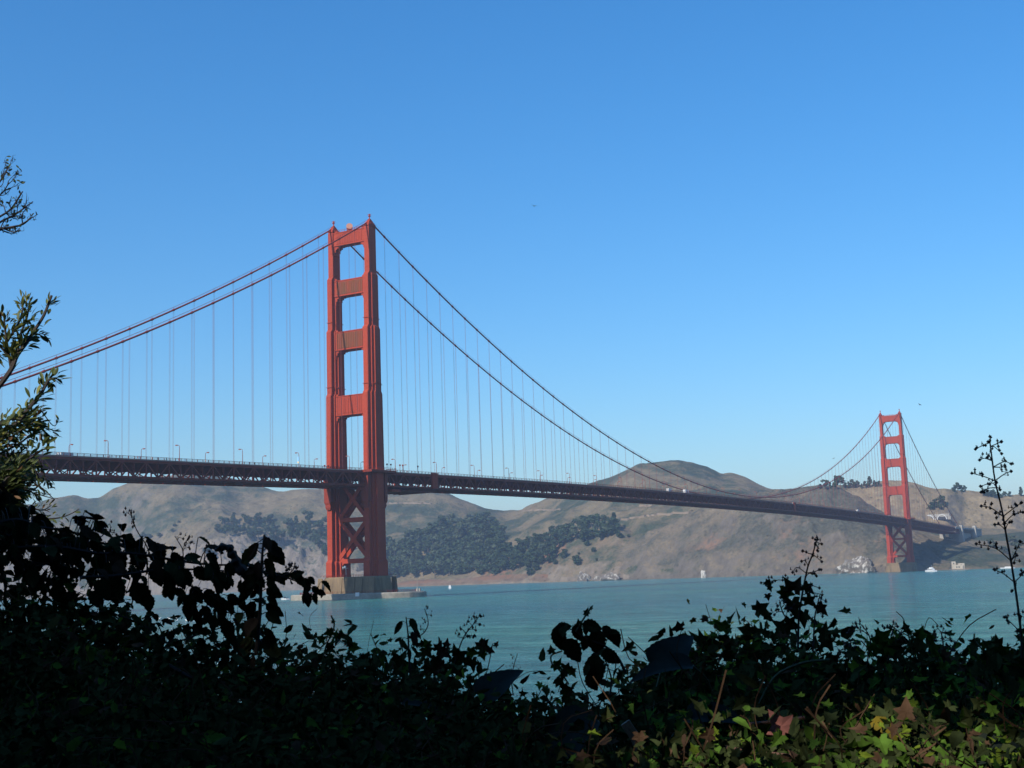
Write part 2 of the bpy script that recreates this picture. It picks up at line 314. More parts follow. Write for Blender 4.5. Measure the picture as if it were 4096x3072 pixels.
for pts in ([(1545, 2016), (1600, 2013), (1660, 2013), (1735, 2016)], [(2080, 2043), (2140, 2041), (2200, 2040), (2260, 2038), (2320, 2036), (2400, 2033)], [(2470, 2085), (2540, 2072), (2620, 2062), (2720, 2052), (2820, 2044)], [(2560, 2025), (2640, 2021), (2720, 2020)]):
    P = []
    for k in range(len(pts)-1):
        for t_ in np.linspace(0, 1, 9)[:-1]:
            q = hit(pts[k][0]+(pts[k+1][0]-pts[k][0])*t_, pts[k][1]+(pts[k+1][1]-pts[k][1])*t_)
            if q is not None and (not P or abs(np.linalg.norm(q[:2]-CAM[:2])-np.linalg.norm(P[-1][:2]-CAM[:2])) < 60): P.append(q)
    mb = MB(); mb.loft([[(p[0], p[1]-4, p[2]-3), (p[0], p[1]+6, p[2]-3), (p[0], p[1]+6, p[2]+1.6), (p[0], p[1]-4, p[2]+1.2)] for p in P])
    tag(mb.build('hill_road', plain('road_cut', (.22, .165, .115), .95, 0, .3, .05)), kind='structure')
# ------------------------------------------------------------------ the bridge
LM, LS, ZT, CX, PP = 1280.2, 342.9, 227.0, 13.7, 15.24
SAG, ZP = 144.49, 67.68
def zcab(y):
    if y > LM: y = LM-y
    if y >= 0: t = y/LM; return ZT-4*SAG*t*(1-t)
    t = -y/LS; return ZT+(ZP-ZT)*t-4*10.3*t*(1-t)
def zd(y):                                              # top of the railing
    if y < 0: return 75.79+.0236*y
    if y > LM: return 75.79-.0236*(y-LM)
    t = y/LM; return 75.79+4*5.74*t*(1-t)
Y0, Y1 = -LS, LM+LS
bridge = empty('suspension_bridge', (0, 0, 0), 'rust red suspension bridge with two tall stepped towers across blue green strait', 'bridge')

def tower(y0, deckw=1):
    # legs: three nested stepped blocks each, joined by the parent mesh
    mb = MB()
    for sx in (-1, 1):
        x = sx*CX
        mb.rects(x, y0, [(12.8, 2.15, 9.2), (21.3, 2.15, 9.2), (22.8, 1.8, 8.1), (72, 1.8, 8.0), (120.8, 1.8, 7.45), (122.6, 1.8, 6.4), (160.5, 1.8, 6.3), (162.2, 1.8, 5.05), (193.2, 1.8, 5.0), (195, 1.8, 3.55), (222.5, 1.8, 3.5), (224, 1.5, 3.1)])
        mb.rects(x, y0, [(12.8, 3.5, 6.5), (21.3, 3.5, 6.5), (22.6, 2.9, 5.5), (72, 2.9, 5.4), (121, 2.9, 5.1), (122.5, 2.9, 4.1), (160.7, 2.9, 4.0), (162, 2.9, 2.75), (193.4, 2.9, 2.6), (194.6, 2.3, 2.3)])
        mb.rects(x, y0, [(12.8, 4.9, 3.9), (21.3, 4.9, 3.9), (22.4, 4.0, 3.0), (72, 4.0, 2.9), (121.2, 3.95, 2.75), (122.4, 3.95, 2.2), (160.9, 3.95, 2.15), (161.9, 3.2, 1.9)])
        for z in (126.5, 166.6):                            # thin ledges round the leg
            hx, hy = (3.95, 6.4) if z < 150 else (2.9, 5.05)
            mb.rects(x, y0, [(z-.15, 2.25, hy+.45), (z+.15, 2.25, hy+.45)]); mb.rects(x, y0, [(z-.16, hx+.4, hy*.5), (z+.14, hx+.4, hy*.5)])
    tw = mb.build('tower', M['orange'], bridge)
    # portal struts
    for (zb, zt, hy, win) in ((214.2, 222.8, 2.7, 1), (182.4, 192.4, 3.0, 1), (148.8, 160.4, 3.6, 1), (108.8, 120.9, 4.3, 1)):
        m1 = MB(); xi = 11.9; h = zt-zb
        # body with arched underside and stepped haunches
        hz = 5.2 if zb < 200 else 3.6; st = [(-xi, zt), (-xi, zb-hz*1.6), (-xi+.7, zb-hz*1.6), (-xi+.7, zb-hz), (-xi+1.4, zb-hz), (-xi+1.5, zb-hz*.55), (-xi+2.2, zb-hz*.5), (-xi+2.4, zb-1.3), (-xi+3.4, zb-1.1), (-xi+3.6, zb-.4), (-xi+5.2, zb-.3), (-xi+5.6, zb)]
        poly = st+[(-x, z) for x, z in reversed(st)]
        # split in convex pieces: centre panel + haunch columns
        m1.box((0, y0, (zb+zt)/2), (2*xi, 2*hy, h))
        for k in range(2, len(st)-1, 2):
            (xa, za), (xb, zb2) = st[k-1], st[k]
            for sx in (-1, 1): m1.box((sx*(xi-xb)/2, y0, (za+zb)/2), (xb+xi, 2*hy-.3-.05*k, zb-za-.004*k))
        for dz, t_ in ((zt-.25, .55), (zb+.35, .5)): m1.box((0, y0, dz), (2*xi-.02, 2*hy+.5, t_))
        for sx in (-1, 1): m1.box((sx*(xi-1.6), y0, zt+.55), (2.2, 2*hy-1., 1.3))
        s_ = m1.build('portal_strut', M['orange'], tw)
        n = 15                                              # a fluted panel on each face
        for f in (-1, 1):
            m2 = MB(); m2.box((0, y0+f*(hy+.03), (zb+zt)/2), (19.4, .1, zt-zb-2.2))
            for k in range(n):
                x = -9.3+18.6*k/(n-1); yy = y0+f*(hy+.12)
                m2.prism_y([(x-.42, zb+1.6), (x, zb+1.1), (x+.42, zb+1.6), (x+.42, zt-1.3), (x-.42, zt-1.3)], yy-.14, yy+.14)
            m2.build('fluted_panel', M['panel'] if zb < 210 and y0 < 100 and zb > 120 else M['orange'], tw)
    # bracing below the deck
    m3 = MB()
    for za, zb in ((23.5, 46.3), (46.3, 70.5)):
        for f in (-1, 1):
            yy = y0+f*2.6
            m3.beam((-10.5, yy, za+.5), (10.5, yy+.02*f, zb-.5), 1.6, 2.3, 0, (1, 0, 0)) if False else None
            m3.beam((-10.6, yy, za), (10.6, yy, zb), 1.5, 2.4); m3.beam((10.6, yy+.03, za), (-10.6, yy+.03, zb), 1.44, 2.4)
        m3.box((0, y0, (za+zb)/2), (4.6, 6.1, 4.4))
    for z, h in ((46.3, 2.5), (22.0, 2.6)):
        m3.box((0, y0, z), (21, 6.4, h))
        for sx in (-1, 1): m3.prism_y([(sx*10.8, z-4), (sx*10.8, z+4), (sx*7.6, z+1.9), (sx*6.4, z), (sx*7.6, z-1.9)][::-sx], y0-3.05, y0+3.05)
    m3.build('cross_brace', M['orange'], tw)
    # saddles and beacons
    for sx in (-1, 1):
        m4 = MB(); x = sx*CX
        m4.rects(x, y0, [(223.6, 1.9, 3.7), (224.6, 1.9, 3.7), (226.2, 1.3, 2.2), (227.6, .8, .9), (227.9, .8, .9)])
        m4.box((x, y0, 224.9), (4.6, 4.2, .3))
        sa = m4.build('cable_saddle', M['orange'], tw)
        m5 = MB(); m5.lathe((x, y0, 227.8), [(.75, 0), (.7, .6), (.35, .8), (.35, 2.0), (.85, 2.1), (.85, 2.3), (.5, 2.5), (.5, 3.2), (.1, 3.7)], 8)
        for k in range(4):
            a = k*PI/2+.4; m5.beam((x+math.cos(a)*.9, y0+math.sin(a)*.9, 230), (x+math.cos(a)*.9, y0+math.sin(a)*.9, 231.3), .12, .12)
        m5.tube([(x+1*math.cos(a), y0+math.sin(a), 231.2) for a in np.linspace(0, 2*PI, 9)], .07, 4)
        m5.build('beacon', M['orange'], tw)
    # rails along the top strut
    m6 = MB()
    for yy in (-2.4, 2.4):
        for k in range(13): m6.beam((-11+k*1.83, y0+yy, 223), (-11+k*1.83, y0+yy, 224.3), .12, .12)
        for z in (223.7, 224.3): m6.beam((-11, y0+yy, z), (11, y0+yy, z), .1, .1)
    m6.build('top_railing', M['orange'], tw)
    # platforms where the walkway passes round the leg
    for sx in (-1, 1):
        m7 = MB(); z = zd(y0)-1.3
        m7.box((sx*(CX+3.6), y0, z-.35), (7.6, 25, .7)); m7.box((sx*(CX+7.2), y0, z-.9), (.5, 25, 1.0))
        for yy in (-12.2, 12.2): m7.box((sx*(CX+3.6), y0+yy, z-.95), (7, .5, 1.0))
        for k in range(14):
            yy = -12.3+24.6*k/13; m7.beam((sx*(CX+7.3), y0+yy, z), (sx*(CX+7.3), y0+yy, z+1.6), .14, .14); m7.beam((sx*(CX+7.3), y0+yy, z-.3), (sx*(CX+8.6), y0+yy, z+.5), .1, .1)
        for z2 in (.8, 1.6): m7.beam((sx*(CX+7.3), y0-12.3, z+z2), (sx*(CX+7.3), y0+12.3, z+z2), .1, .1)
        for yy in (-12.3, 12.3): m7.beam((sx*(CX+.3), y0+yy, z+1.5), (sx*(CX+7.3), y0+yy, z+1.5), .1, .1)
        # brackets under it, down the leg
        for yy in (-8.5, 8.5): m7.rects(sx*CX, y0+yy, [(52.5, 1.3, .5), (54, 1.9, .9), (55.5, 1.9, .9), (57, 2.5, 1.3), (63, 2.5, 1.3), (z-.75, 2.9, 1.7)])
        m7.build('walkway_platform', M['steel'], tw)
    return tw
towS = tower(0); towN = tower(LM)
mb = MB()                                                    # horn drum on the near tower's top strut
ax = np.array([.55, -.75, .25]); c0 = np.array([-1.2, -.4, 225.6]); mb.tube([c0-ax*1.0, c0+ax*1.3], [1.9, 2.0], 16, 2); mb.tube([c0+ax*1.3+np.array([-.5, 0, .2]), c0+ax*1.5+np.array([-.5, 0, .2])], [1.0, 1.0], 16, 1); mb.box((-1.2, -.2, 223.8), (2.4, 2.2, 1.6))
mb.build('horn_drum', [M['cable'], M['dark'], plain('faded_pink_paint', (.42, .19, .13), .7)], towS)

# piers
mb = MB()
def ov(hx, hy, z, n=44, pw=4.):
    return [(math.copysign(abs(math.cos(a))**(2/pw), math.cos(a))*hx, math.copysign(abs(math.sin(a))**(2/pw), math.sin(a))*hy, z) for a in np.linspace(0, 2*PI, n, endpoint=False)]
mb.loft([ov(21.6, 12.2, -6), ov(21.4, 12, 1), ov(20.3, 10.6, 11.4), ov(20.0, 10.3, 12.2), ov(19.7, 9.9, 12.8)])
for x in (-19, -4.6, 4.6, 10, 19):
    for f in (-1, 1): mb.loft([[(x-1.7, f*10.5, z0), (x+1.7, f*10.5, z0), (x+1.7, f*(hy), z0), (x-1.7, f*hy, z0)][::f] for z0, hy in ((-6, 12.75), (1, 12.5), (12.3, 10.75))])
pier = mb.build('pier', M['concrete'], bridge)
mb = MB()
for x in np.linspace(-19.5, 19.5, 22):
    for y in (-9.6, 9.6): mb.beam((x, y, 12.8), (x, y, 14), .1, .1)
for y in (-9.6, 9.6):
    for z in (13.4, 14): mb.beam((-19.5, y, z), (19.5, y, z), .08, .08)
for y in np.linspace(-9.6, 9.6, 7):
    for x in (-19.5, 19.5): mb.beam((x, y, 12.8), (x, y, 14), .1, .1)
mb.build('pier_railing', M['steel'], pier)
mb = MB(); mb.lathe((-5, -8.6, 12.8), [(.8, 0), (.8, 2.1), (.5, 2.4)], 10); mb.build('pier_tank', M['steel'], pier)
mb = MB(); mb.tube([(-1.5, -8.8, 12.8), (-1.5, -8.8, 19)], .12, 6); mb.beam((-4.2, -8.8, 17.6), (.2, -8.8, 17.9), .12, .12); mb.tube([(-2.1, -9.2, 18.6), (-2.1, -8.9, 18.6)], .7, 10); mb.tube([(-3.4, -9.1, 18.4), (-3.4, -8.9, 18.4)], .45, 10)
mb.build('antenna_mast', M['white'], pier)
mb = MB()
mb.loft([[(p[0], p[1]+LM, p[2]) for p in ov(22, 11.5, -4, 40, 6)], [(p[0], p[1]+LM, p[2]) for p in ov(21.5, 11, 8, 40, 6)], [(p[0], p[1]+LM, p[2]) for p in ov(20.5, 10.2, 8.4, 40, 6)], [(p[0], p[1]+LM, p[2]) for p in ov(20.2, 10, 12.8, 40, 6)]])
mb.build('pier', M['concrete'], bridge)

# deck: carriageway and walkways in one slab following the grade
ys = np.concatenate([np.linspace(Y0, 0, 24), np.linspace(0, LM, 85)[1:], np.linspace(LM, Y1, 24)[1:]])
def strip(mb, xa, xb, o_top, o_bot, mi=0):
    mb.loft([[(xa, y, zd(y)+o_bot), (xb, y, zd(y)+o_bot), (xb, y, zd(y)+o_top), (xa, y, zd(y)+o_top)] for y in ys], mi)
mb = MB(); strip(mb, -9.6, 9.6, -1.65, -2.0); deck = mb.build('roadway', M['asphalt'], bridge)
for sx in (-1, 1):
    mb = MB(); strip(mb, *sorted((sx*9.6, sx*13.9)), -1.4, -1.75); mb.build('walkway', M['pale'], deck)
    mb = MB(); strip(mb, *sorted((sx*9.3, sx*9.5)), -.75, -1.2); [mb.box((sx*9.4, y, zd(y)-1.4), (.12, .12, .5)) for y in np.arange(Y0+2, Y1, 6.)]; mb.build('guard_rail', M['steel'], deck)
mb = MB()                                                     # stringers under the slab and cross floor beams
for x in np.linspace(-9, 9, 9): strip(mb, x-.15, x+.15, -2.0, -2.75)
npan = int((Y1-Y0)/7.62)
ypan = [Y0+.0+7.62*k for k in range(npan+1)]
ypan = [7.62*k for k in range(-45, 213+1)]
for y in ypan: mb.box((0, y, zd(y)-3.95), (26.4, .5, 3.3))
mb.build('floor_beam', M['steel'], deck)
SKIP = lambda y: abs(y) < 7 or abs(y-LM) < 7
for sx in (-1, 1):
    x = sx*CX
    # railing with pickets, posts and a top rail
    xr = x+sx*.35
    for ya, yb in ((Y0, -12), (12, LM-12), (LM+12, Y1)):
        mb = MB(); yy = np.arange(ya, yb, 3.81); seg = [y for y in ys if ya < y < yb]; seg = [ya]+seg+[yb]
        for o, h in ((0, .16), (-1.28, .12), (-.72, .05)):
            mb.loft([[(xr-.07, y, zd(y)+o-h/2), (xr+.07, y, zd(y)+o-h/2), (xr+.07, y, zd(y)+o+h/2), (xr-.07, y, zd(y)+o+h/2)] for y in seg])
        for y in yy: mb.box((xr, y, zd(y)-.68), (.2, .24, 1.42))
        stp = .42 if ya < 0 else .7
        for y in np.arange(ya, min(yb, 760), stp):
            z = zd(y); mb.add([(xr, y-.045, z-1.25), (xr, y+.045, z-1.25), (xr, y+.045, z-.05), (xr, y-.045, z-.05)], [(0, 1, 2, 3)])
        mb.build('railing', M['steel'], bridge)
    # stiffening truss, one per span: top chord carries the rest
    for ya, yb, k0, k1 in ((Y0, -7.62, -45, -1), (7.62, LM-7.62, 1, 167), (LM+7.62, Y1, 169, 213)):
        seg = [ya]+[y for y in ypan if ya < y < yb]+[yb]
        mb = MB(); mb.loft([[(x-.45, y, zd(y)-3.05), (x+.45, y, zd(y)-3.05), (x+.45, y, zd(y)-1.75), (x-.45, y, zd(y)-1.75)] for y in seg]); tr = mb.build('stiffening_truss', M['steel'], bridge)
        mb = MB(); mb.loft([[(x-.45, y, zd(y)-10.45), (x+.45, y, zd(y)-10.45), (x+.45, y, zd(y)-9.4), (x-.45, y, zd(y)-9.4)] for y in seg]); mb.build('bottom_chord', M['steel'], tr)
        mb = MB()
        for k in range(k0, k1):
            y1, y2 = 7.62*k, 7.62*(k+1)
            mb.box((x, y1, zd(y1)-6.2), (.5, .42 if k % 2 else .62, 6.9))
            za, zb = (-2.6, -9.9) if k % 2 == 0 else (-9.9, -2.6)
            mb.beam((x, y1, zd(y1)+za), (x, y2, zd(y2)+zb), .46, .62)
            mb.box((x+sx*.3, y1, zd(y1)+(-3.0 if k % 2 == 0 else -9.4)), (.16, 1.9, 1.3))
        mb.build('web_bracing', M['steel'], tr)
mb = MB()                                                      # lower lateral bracing
for k, y in enumerate(ypan[:-1]):
    mb.box((0, y, zd(y)-9.95), (26.6, .4, .8))
    s_ = 1 if k % 2 else -1; y2 = y+7.62
    mb.beam((s_*13.3, y, zd(y)-9.95), (0, y2, zd(y2)-9.95), .4, .5); mb.beam((-s_*13.3, y, zd(y)-10.0), (0, y2, zd(y2)-10.0), .4, .5)
    if k % 2:                                                  # sway frame
        for sx in (-1, 1): mb.beam((sx*13, y, zd(y)-9.8), (sx*4, y, zd(y)-5.4), .35, .35)
for x in (-6.5, 6.5): strip(mb, x-.5, x+.5, -9.5, -10.3)
mb.build('lateral_bracing', M['steel'], deck)
mb = MB()                                                      # covers over the expansion joints and side span ends
for y in (63.5, LM-PP*33):
    for sx in (-1, 1):
        mb = MB()
        mb.box((sx*(CX+.95), y, zd(y)-5.6), (.9, 5.6, 9.6)); mb.box((sx*(CX+.95), y-.2, zd(y)-.9), (1.2, 6.6, .9))
        mb.build('joint_cover', M['orange'], bridge)

# main cables with bands
bandpos = []
for sx in (-1, 1):
    x = sx*CX; mb = MB()
    yc = np.concatenate([np.linspace(Y0, -2, 46), [0], np.linspace(2, LM-2, 150), [LM], np.linspace(LM+2, Y1, 46)])
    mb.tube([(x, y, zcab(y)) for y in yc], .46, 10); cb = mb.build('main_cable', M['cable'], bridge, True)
    mb = MB()                                                  # hand ropes above the cable
    for dx in (-.45, .45): mb.tube([(x+dx, y, zcab(y)+1.5) for y in yc], .05, 4)
    mb.build('hand_rope', M['cable'], cb)
    for k in range(-21, 107):
        y = k*PP
        if abs(y) < 8 or abs(y-LM) < 8: continue
        if y < Y0+8 or y > Y1-8 or zcab(y) < zd(y)+.4: continue
        d = math.dist((x, y, 100), CAM); bandpos.append((d, x, y, cb))
bandpos.sort(key=lambda t: t[0])
def bandmesh(mb, x, y):
    e = .55; mb.tube([(x, y-e, zcab(y-e)), (x, y+e, zcab(y+e))], .64, 8); mb.box((x, y, zcab(y)+.9), (.12, .12, 1.2))
def suspmesh(mb, x, y):
    for dy in (-.28, .28):
        mb.tube([(x, y+dy, zd(y)-1.8), (x, y+dy, zcab(y)-.55)], .055, 4)
rb, rs_ = MB(), MB()
for i, (d, x, y, cb) in enumerate(bandpos):
    if i < 100:
        mb = MB(); bandmesh(mb, x, y); mb.build('cable_band', M['cable'], cb)
        mb = MB(); suspmesh(mb, x, y); mb.build('suspender', M['rope'], bridge)
    else: bandmesh(rb, x, y); suspmesh(rs_, x, y)
tag(rb.build('cable_band', M['cable'], bridge), kind='stuff'); tag(rs_.build('suspender', M['rope'], bridge), kind='stuff')

# pylons, anchorage walls at the far end
def pylon(y, lab, zt, w0=2.0, hy=5.):
    e = empty('concrete_pylon', (0, y, 20), lab, 'pylon', 'concrete pylons at the far end of the bridge')
    for sx in (-1, 1):
        mb = MB(); mb.rects(sx*15.2, 0, [(-25, 4.6, hy+3), (22, 4.0, hy+1.6), (42, 3.2, hy), (zt-22, 2.8, hy-.8), (zt-20, 2.3, hy-1.4)])
        mb.rects(sx*15.2, 0, [(-25, 4.2, hy-.5), (30, 3.5, hy-1.4), (zt-27, 2.6, hy-2.2)])
        mb.build('pylon_leg', M['pale'], e)
    mb = MB(); mb.box((0, 0, 26), (26, 6, 7)); mb.box((0, 0, 4), (26, 5, 5)); mb.build('tie_wall', M['pale'], e)
    return e
pylon(Y1+3, 'pale concrete pylon where the far cables meet the deck', 71); pylon(Y1+112, 'pale concrete pylon standing alone beyond the far cable ends', 72)
e = empty('anchorage', (0, Y1+60, 20), 'big grey concrete anchorage block behind the two far pylons', 'anchorage')
mb = MB(); mb.box((0, 6, 16), (19, 84, 46.0)); mb.build('wall', M['pale'], e)
mb = MB(); mb.box((0, 8, 46.2), (31, 210, 2.6)); mb.build('deck_slab', M['pale'], e)
mb = MB(); mb.box((0, 100, 22), (27, 42, 46)); mb.build('anchor_house', M['pale'], e)
mb = MB()
for x in (-15, 15):
    for k in range(24): mb.box((x, -90+k*8.5, 48.4), (.4, .5, 1.8))
    mb.box((x, 8, 49.3), (.3, 208, .3))
mb.build('parapet', M['pale'], e)

# fender round the near pier
e = empty('pier_fender', (0, 0, 0), 'low oval concrete fender wall lying in the water around the near tower pier', 'fender')
mb = MB(); n = 72
ring = lambda hx, hy, z: [(hx*math.cos(a), hy*math.sin(a), z) for a in np.linspace(0, 2*PI, n, endpoint=False)]
rr = [ring(46, 25, -6), ring(46, 25, 2.6), ring(45.4, 24.4, 3.2), ring(39.5, 18.8, 3.2), ring(39.2, 18.5, -6)]
V = [p for r_ in rr for p in r_]; F = [(i*n+j, i*n+(j+1) % n, (i+1)*n+(j+1) % n, (i+1)*n+j) for i in range(4) for j in range(n)]
mb.add(V, F); mb.build('fender_wall', M['fenderc'], e)
mb = MB()
for k in range(72):
    a = 2*PI*k/72; mb.beam((40.2*math.cos(a), 19.4*math.sin(a), 3.2), (40.2*math.cos(a), 19.4*math.sin(a), 4.4), .12, .12)
for z in (3.8, 4.4): mb.tube([(40.2*math.cos(a), 19.4*math.sin(a), z) for a in np.linspace(0, 2*PI, 73)], .05, 4)
mb.build('railing', M['steel'], e)
mb = MB(); mb.box((17.3, -23.3, 2.6), (2.6, .3, 2.2)); mb.build('sign_board', M['white'], e)
mb = MB(); mb.tube([(42, 1, 3.2), (42, 1, 11)], [.22, .06], 6); mb.box((42, 1, 4.0), (1.0, 1.0, 1.6)); mb.box((41, 5, 4.), (1, 1, 1.6)); mb.build('navigation_post', M['pale'], e)
mb = MB(); mb.box((-22, -20.6, 3.9), (3.2, 1.4, 1.4)); mb.build('equipment_box', M['steel'], e)

# maintenance platform hung under the deck
e = empty('maintenance_platform', (0, 33, zd(33)-12), 'red work platform slung under the deck just right of near tower', 'work platform')
mb = MB(); mb.box((2, -9, -.6), (22, 9, 1.6)); mb.build('cradle', M['orange'], e)
mb = MB(); mb.box((2, 12, -.25), (24, 34, .25)); [mb.box((14, -4+k*3, .5), (.14, .14, 1.5)) for k in range(12)]; [mb.box((2, -4+k*6, -.5), (24, .3, .4)) for k in range(6)]; mb.build('gangway', M['steel'], e)
mb = MB(); [mb.beam((sx*12, y, 0), (sx*12, y, 2.2), .25, .25) for sx in (-1, 1) for y in (-12, -5, 10, 26)]; mb.build('hanger', M['steel'], e)

# street lamps
def lamp_meshes():
    p = MB(); p.tube([(0, 0, 0), (0, 0, .9)], .24, 8); p.tube([(0, 0, .9), (0, 0, 7.2)], [.17, .12], 8)
    a = MB(); a.tube([(0, 0, 7.2), (-.12, 0, 7.75), (-.5, 0, 8.1), (-1.0, 0, 8.2), (-1.5, 0, 8.2)], .11, 8)
    h = MB(); h.loft([[(-1.2, -.2, 8.32), (-1.2, .2, 8.32), (-1.2, .2, 8.02), (-1.2, -.2, 8.02)], [(-2.0, -.36, 8.42), (-2.0, .36, 8.42), (-2.0, .36, 7.95), (-2.0, -.36, 7.95)], [(-2.6, -.22, 8.3), (-2.6, .22, 8.3), (-2.6, .22, 7.98), (-2.6, -.22, 7.98)]])
    g = MB(); g.box((-1.95, 0, 7.9), (.8, .45, .14))
    return p.mesh('pole', M['steel']), a.mesh('arm', M['steel']), h.mesh('lamp_head', M['cable']), g.mesh('lens', M['lampglass'])
PM, AM, HM, GM = lamp_meshes()
ORD = ['first', 'second', 'third', 'fourth', 'fifth', 'sixth', 'seventh', 'eighth', 'ninth', 'tenth', 'eleventh', 'twelfth', 'thirteenth', 'fourteenth', 'fifteenth', 'sixteenth', 'seventeenth', 'eighteenth', 'nineteenth', 'twentieth']
for sx in (1, -1):
    side = 'near' if sx > 0 else 'far'
    for k in range(-6, 20):
        y = 22.86+45.72*k; n = -k if k < 0 else k+1
        if abs(y-22.86) < 1 and sx < 0: pass
        wh = 'left' if k < 0 else 'right'
        lab = f'rust red curved street lamp on {side} walkway, {ORD[n-1]} to the {wh} of near tower'
        t = empty('street_lamp', (sx*12.9, y, zd(y)-1.4), lab, 'street lamp', 'curved street lamps along the bridge deck')
        t.rotation_euler.z = 0 if sx > 0 else PI
        for nm, me in (('pole', PM), ('arm', AM), ('lamp_head', HM), ('lens', GM)): link_mesh(nm, me, t)
# banner on one lamp, bollards/short lamps by the tower
mb = MB(); mb.box((0, 0, 0), (.9, .06, 2.6)); mb.box((0, 0, -1.75), (.9, .06, .9), 1)
o = mb.build('banner', [M['blue'], plain('banner_yellow', (.75, .6, .35), .7)]); o.location = (12.6, -68.9, zd(-69)+3.2); tag(o, 'light blue banner hanging on a lamp post left of near tower', 'banner')
for i, (x, y) in enumerate(((13.2, 14), (13.2, 18), (13.2, 27.5), (13.2, 30.5), (-13, -9.5), (-13, -13), (13.2, 47))):
    t = empty('beacon_post', (x, y, zd(y)-1.4), ['short lamp post right beside the near tower leg', 'short lamp post second out from the near tower leg', 'left one of two paired short lamp posts right of near tower', 'right one of two paired short lamp posts right of near tower', 'short post seen between near tower legs, right one of the pair', 'short post seen between near tower legs, left one of the pair', 'lone short dark post right of the paired lamp posts by near tower'][i], 'post', 'short posts on the walkway by the near tower')
    mb = MB(); mb.tube([(0, 0, 0), (0, 0, 4.0)], .13, 8); mb.build('pole', M['steel'], t)
    mb = MB(); mb.lathe((0, 0, 4.0), [(.2, 0), (.5, .2), (.5, .9), (.2, 1.1)], 8); mb.build('lamp_head', M['cable'], t)

# traffic on the deck
def truck_meshes():
    b = MB(); b.rects(0, 0, [(1.0, 1.2, 3.6), (3.9, 1.2, 3.6), (4.0, 1.15, 3.5)])
    c = MB(); c.loft([[(-1.1, 3.7, .7), (1.1, 3.7, .7), (1.1, 5.5, .7), (-1.1, 5.5, .7)], [(-1.1, 3.7, 1.7), (1.1, 3.7, 1.7), (1.1, 5.5, 1.7), (-1.1, 5.5, 1.7)], [(-1.05, 3.7, 2.9), (1.05, 3.7, 2.9), (1.05, 4.9, 2.9), (-1.05, 4.9, 2.9)]])
    g = MB(); g.add([(-.95, 5.46, 1.8), (.95, 5.46, 1.8), (.92, 5.0, 2.75), (-.92, 5.0, 2.75)], [(0, 1, 2, 3)])
    wl = MB(); wl.tube([(-.15, 0, 0), (.15, 0, 0)], .48, 14)
    return b.mesh('cargo_box', M['white']), c.mesh('cab', M['white']), g.mesh('windshield', M['glass']), wl.mesh('wheel', M['dark'])
TM = truck_meshes()
for i, (x, y, lab) in enumerate(((4.5, 458, 'white box truck on the deck below the sag of the near cable'), (7.5, 489, 'white box truck following close behind on the middle of the deck'), (-4.5, 833, 'small white truck on the deck right of where the cables sag lowest'), (4.5, 1060, 'white truck on the deck approaching the far tower from left'), (-7, -213, 'white truck roof showing over the railing at left end of deck'), (-2.5, 1243, 'white truck between the legs of the far tower'))):
    t = empty('truck', (x, y, zd(y)-1.65), lab, 'truck', 'white trucks crossing the bridge')
    if x < 0: t.rotation_euler.z = PI
    for nm, me in zip(('cargo_box', 'cab', 'windshield'), TM): link_mesh(nm, me, t)
    for px, py in ((-1, 4.5), (1, 4.5), (-1, -2.2), (1, -2.2)): link_mesh('wheel', TM[3], t, (px, py, .48))

# walkers on the near walkway: one continuous skinned body each
def body_mesh():
    P = [(0, 0, .95), (0, 0, 1.15), (0, .01, 1.4), (0, .01, 1.52), (0, .03, 1.66), (.10, .0, .9), (.12, .12, .5), (.12, .05, .06), (.12, .18, .03), (-.10, 0, .9), (-.12, -.1, .5), (-.12, -.24, .1), (-.12, -.12, .03), (.2, .01, 1.38), (.25, -.06, 1.12), (.24, .05, .9), (-.2, .01, 1.38), (-.25, .08, 1.12), (-.24, .2, .92)]
    E_ = [(0, 1), (1, 2), (2, 3), (3, 4), (0, 5), (5, 6), (6, 7), (7, 8), (0, 9), (9, 10), (10, 11), (11, 12), (2, 13), (13, 14), (14, 15), (2, 16), (16, 17), (17, 18)]
    rad = [.15, .14, .16, .06, .11, .10, .07, .05, .045, .10, .07, .05, .045, .07, .05, .04, .07, .05, .04]
    me = bpy.data.meshes.new('person'); me.from_pydata(P, E_, []); return me, rad
CL = [((.05, .06, .09), 'dark blue jacket'), ((.3, .04, .03), 'red jacket'), ((.5, .5, .5), 'pale grey jacket'), ((.03, .03, .03), 'black jacket'), ((.1, .22, .4), 'bright blue jacket')]
for i, y in enumerate((-203, -198, -187, -185.6, -178, -174, -168, -160, -155.5, -141, -108, -104, 36, 41)):
    me, rad = body_mesh(); o = link_mesh('person', me); c, nm = CL[(i*3) % 5]
    o.modifiers.new('skin', 'SKIN'); s2 = o.modifiers.new('sub', 'SUBSURF'); s2.levels = 1; s2.render_levels = 1
    for k, v in enumerate(me.skin_vertices[0].data): v.radius = (rad[k], rad[k]); v.use_root = (k == 0)
    me.materials.append(plain('clothing', c, .9)); o.location = (12.2+.5*random.random(), y, zd(y)-1.4); o.rotation_euler.z = PI*(i % 2); o.scale = (1.05,)*3
    tag(o, f'person in {nm} walking behind the deck railing left of near tower' if y < 0 else f'person in {nm} walking behind the deck railing right of near tower', 'person', f'walkers in {nm} on the bridge')

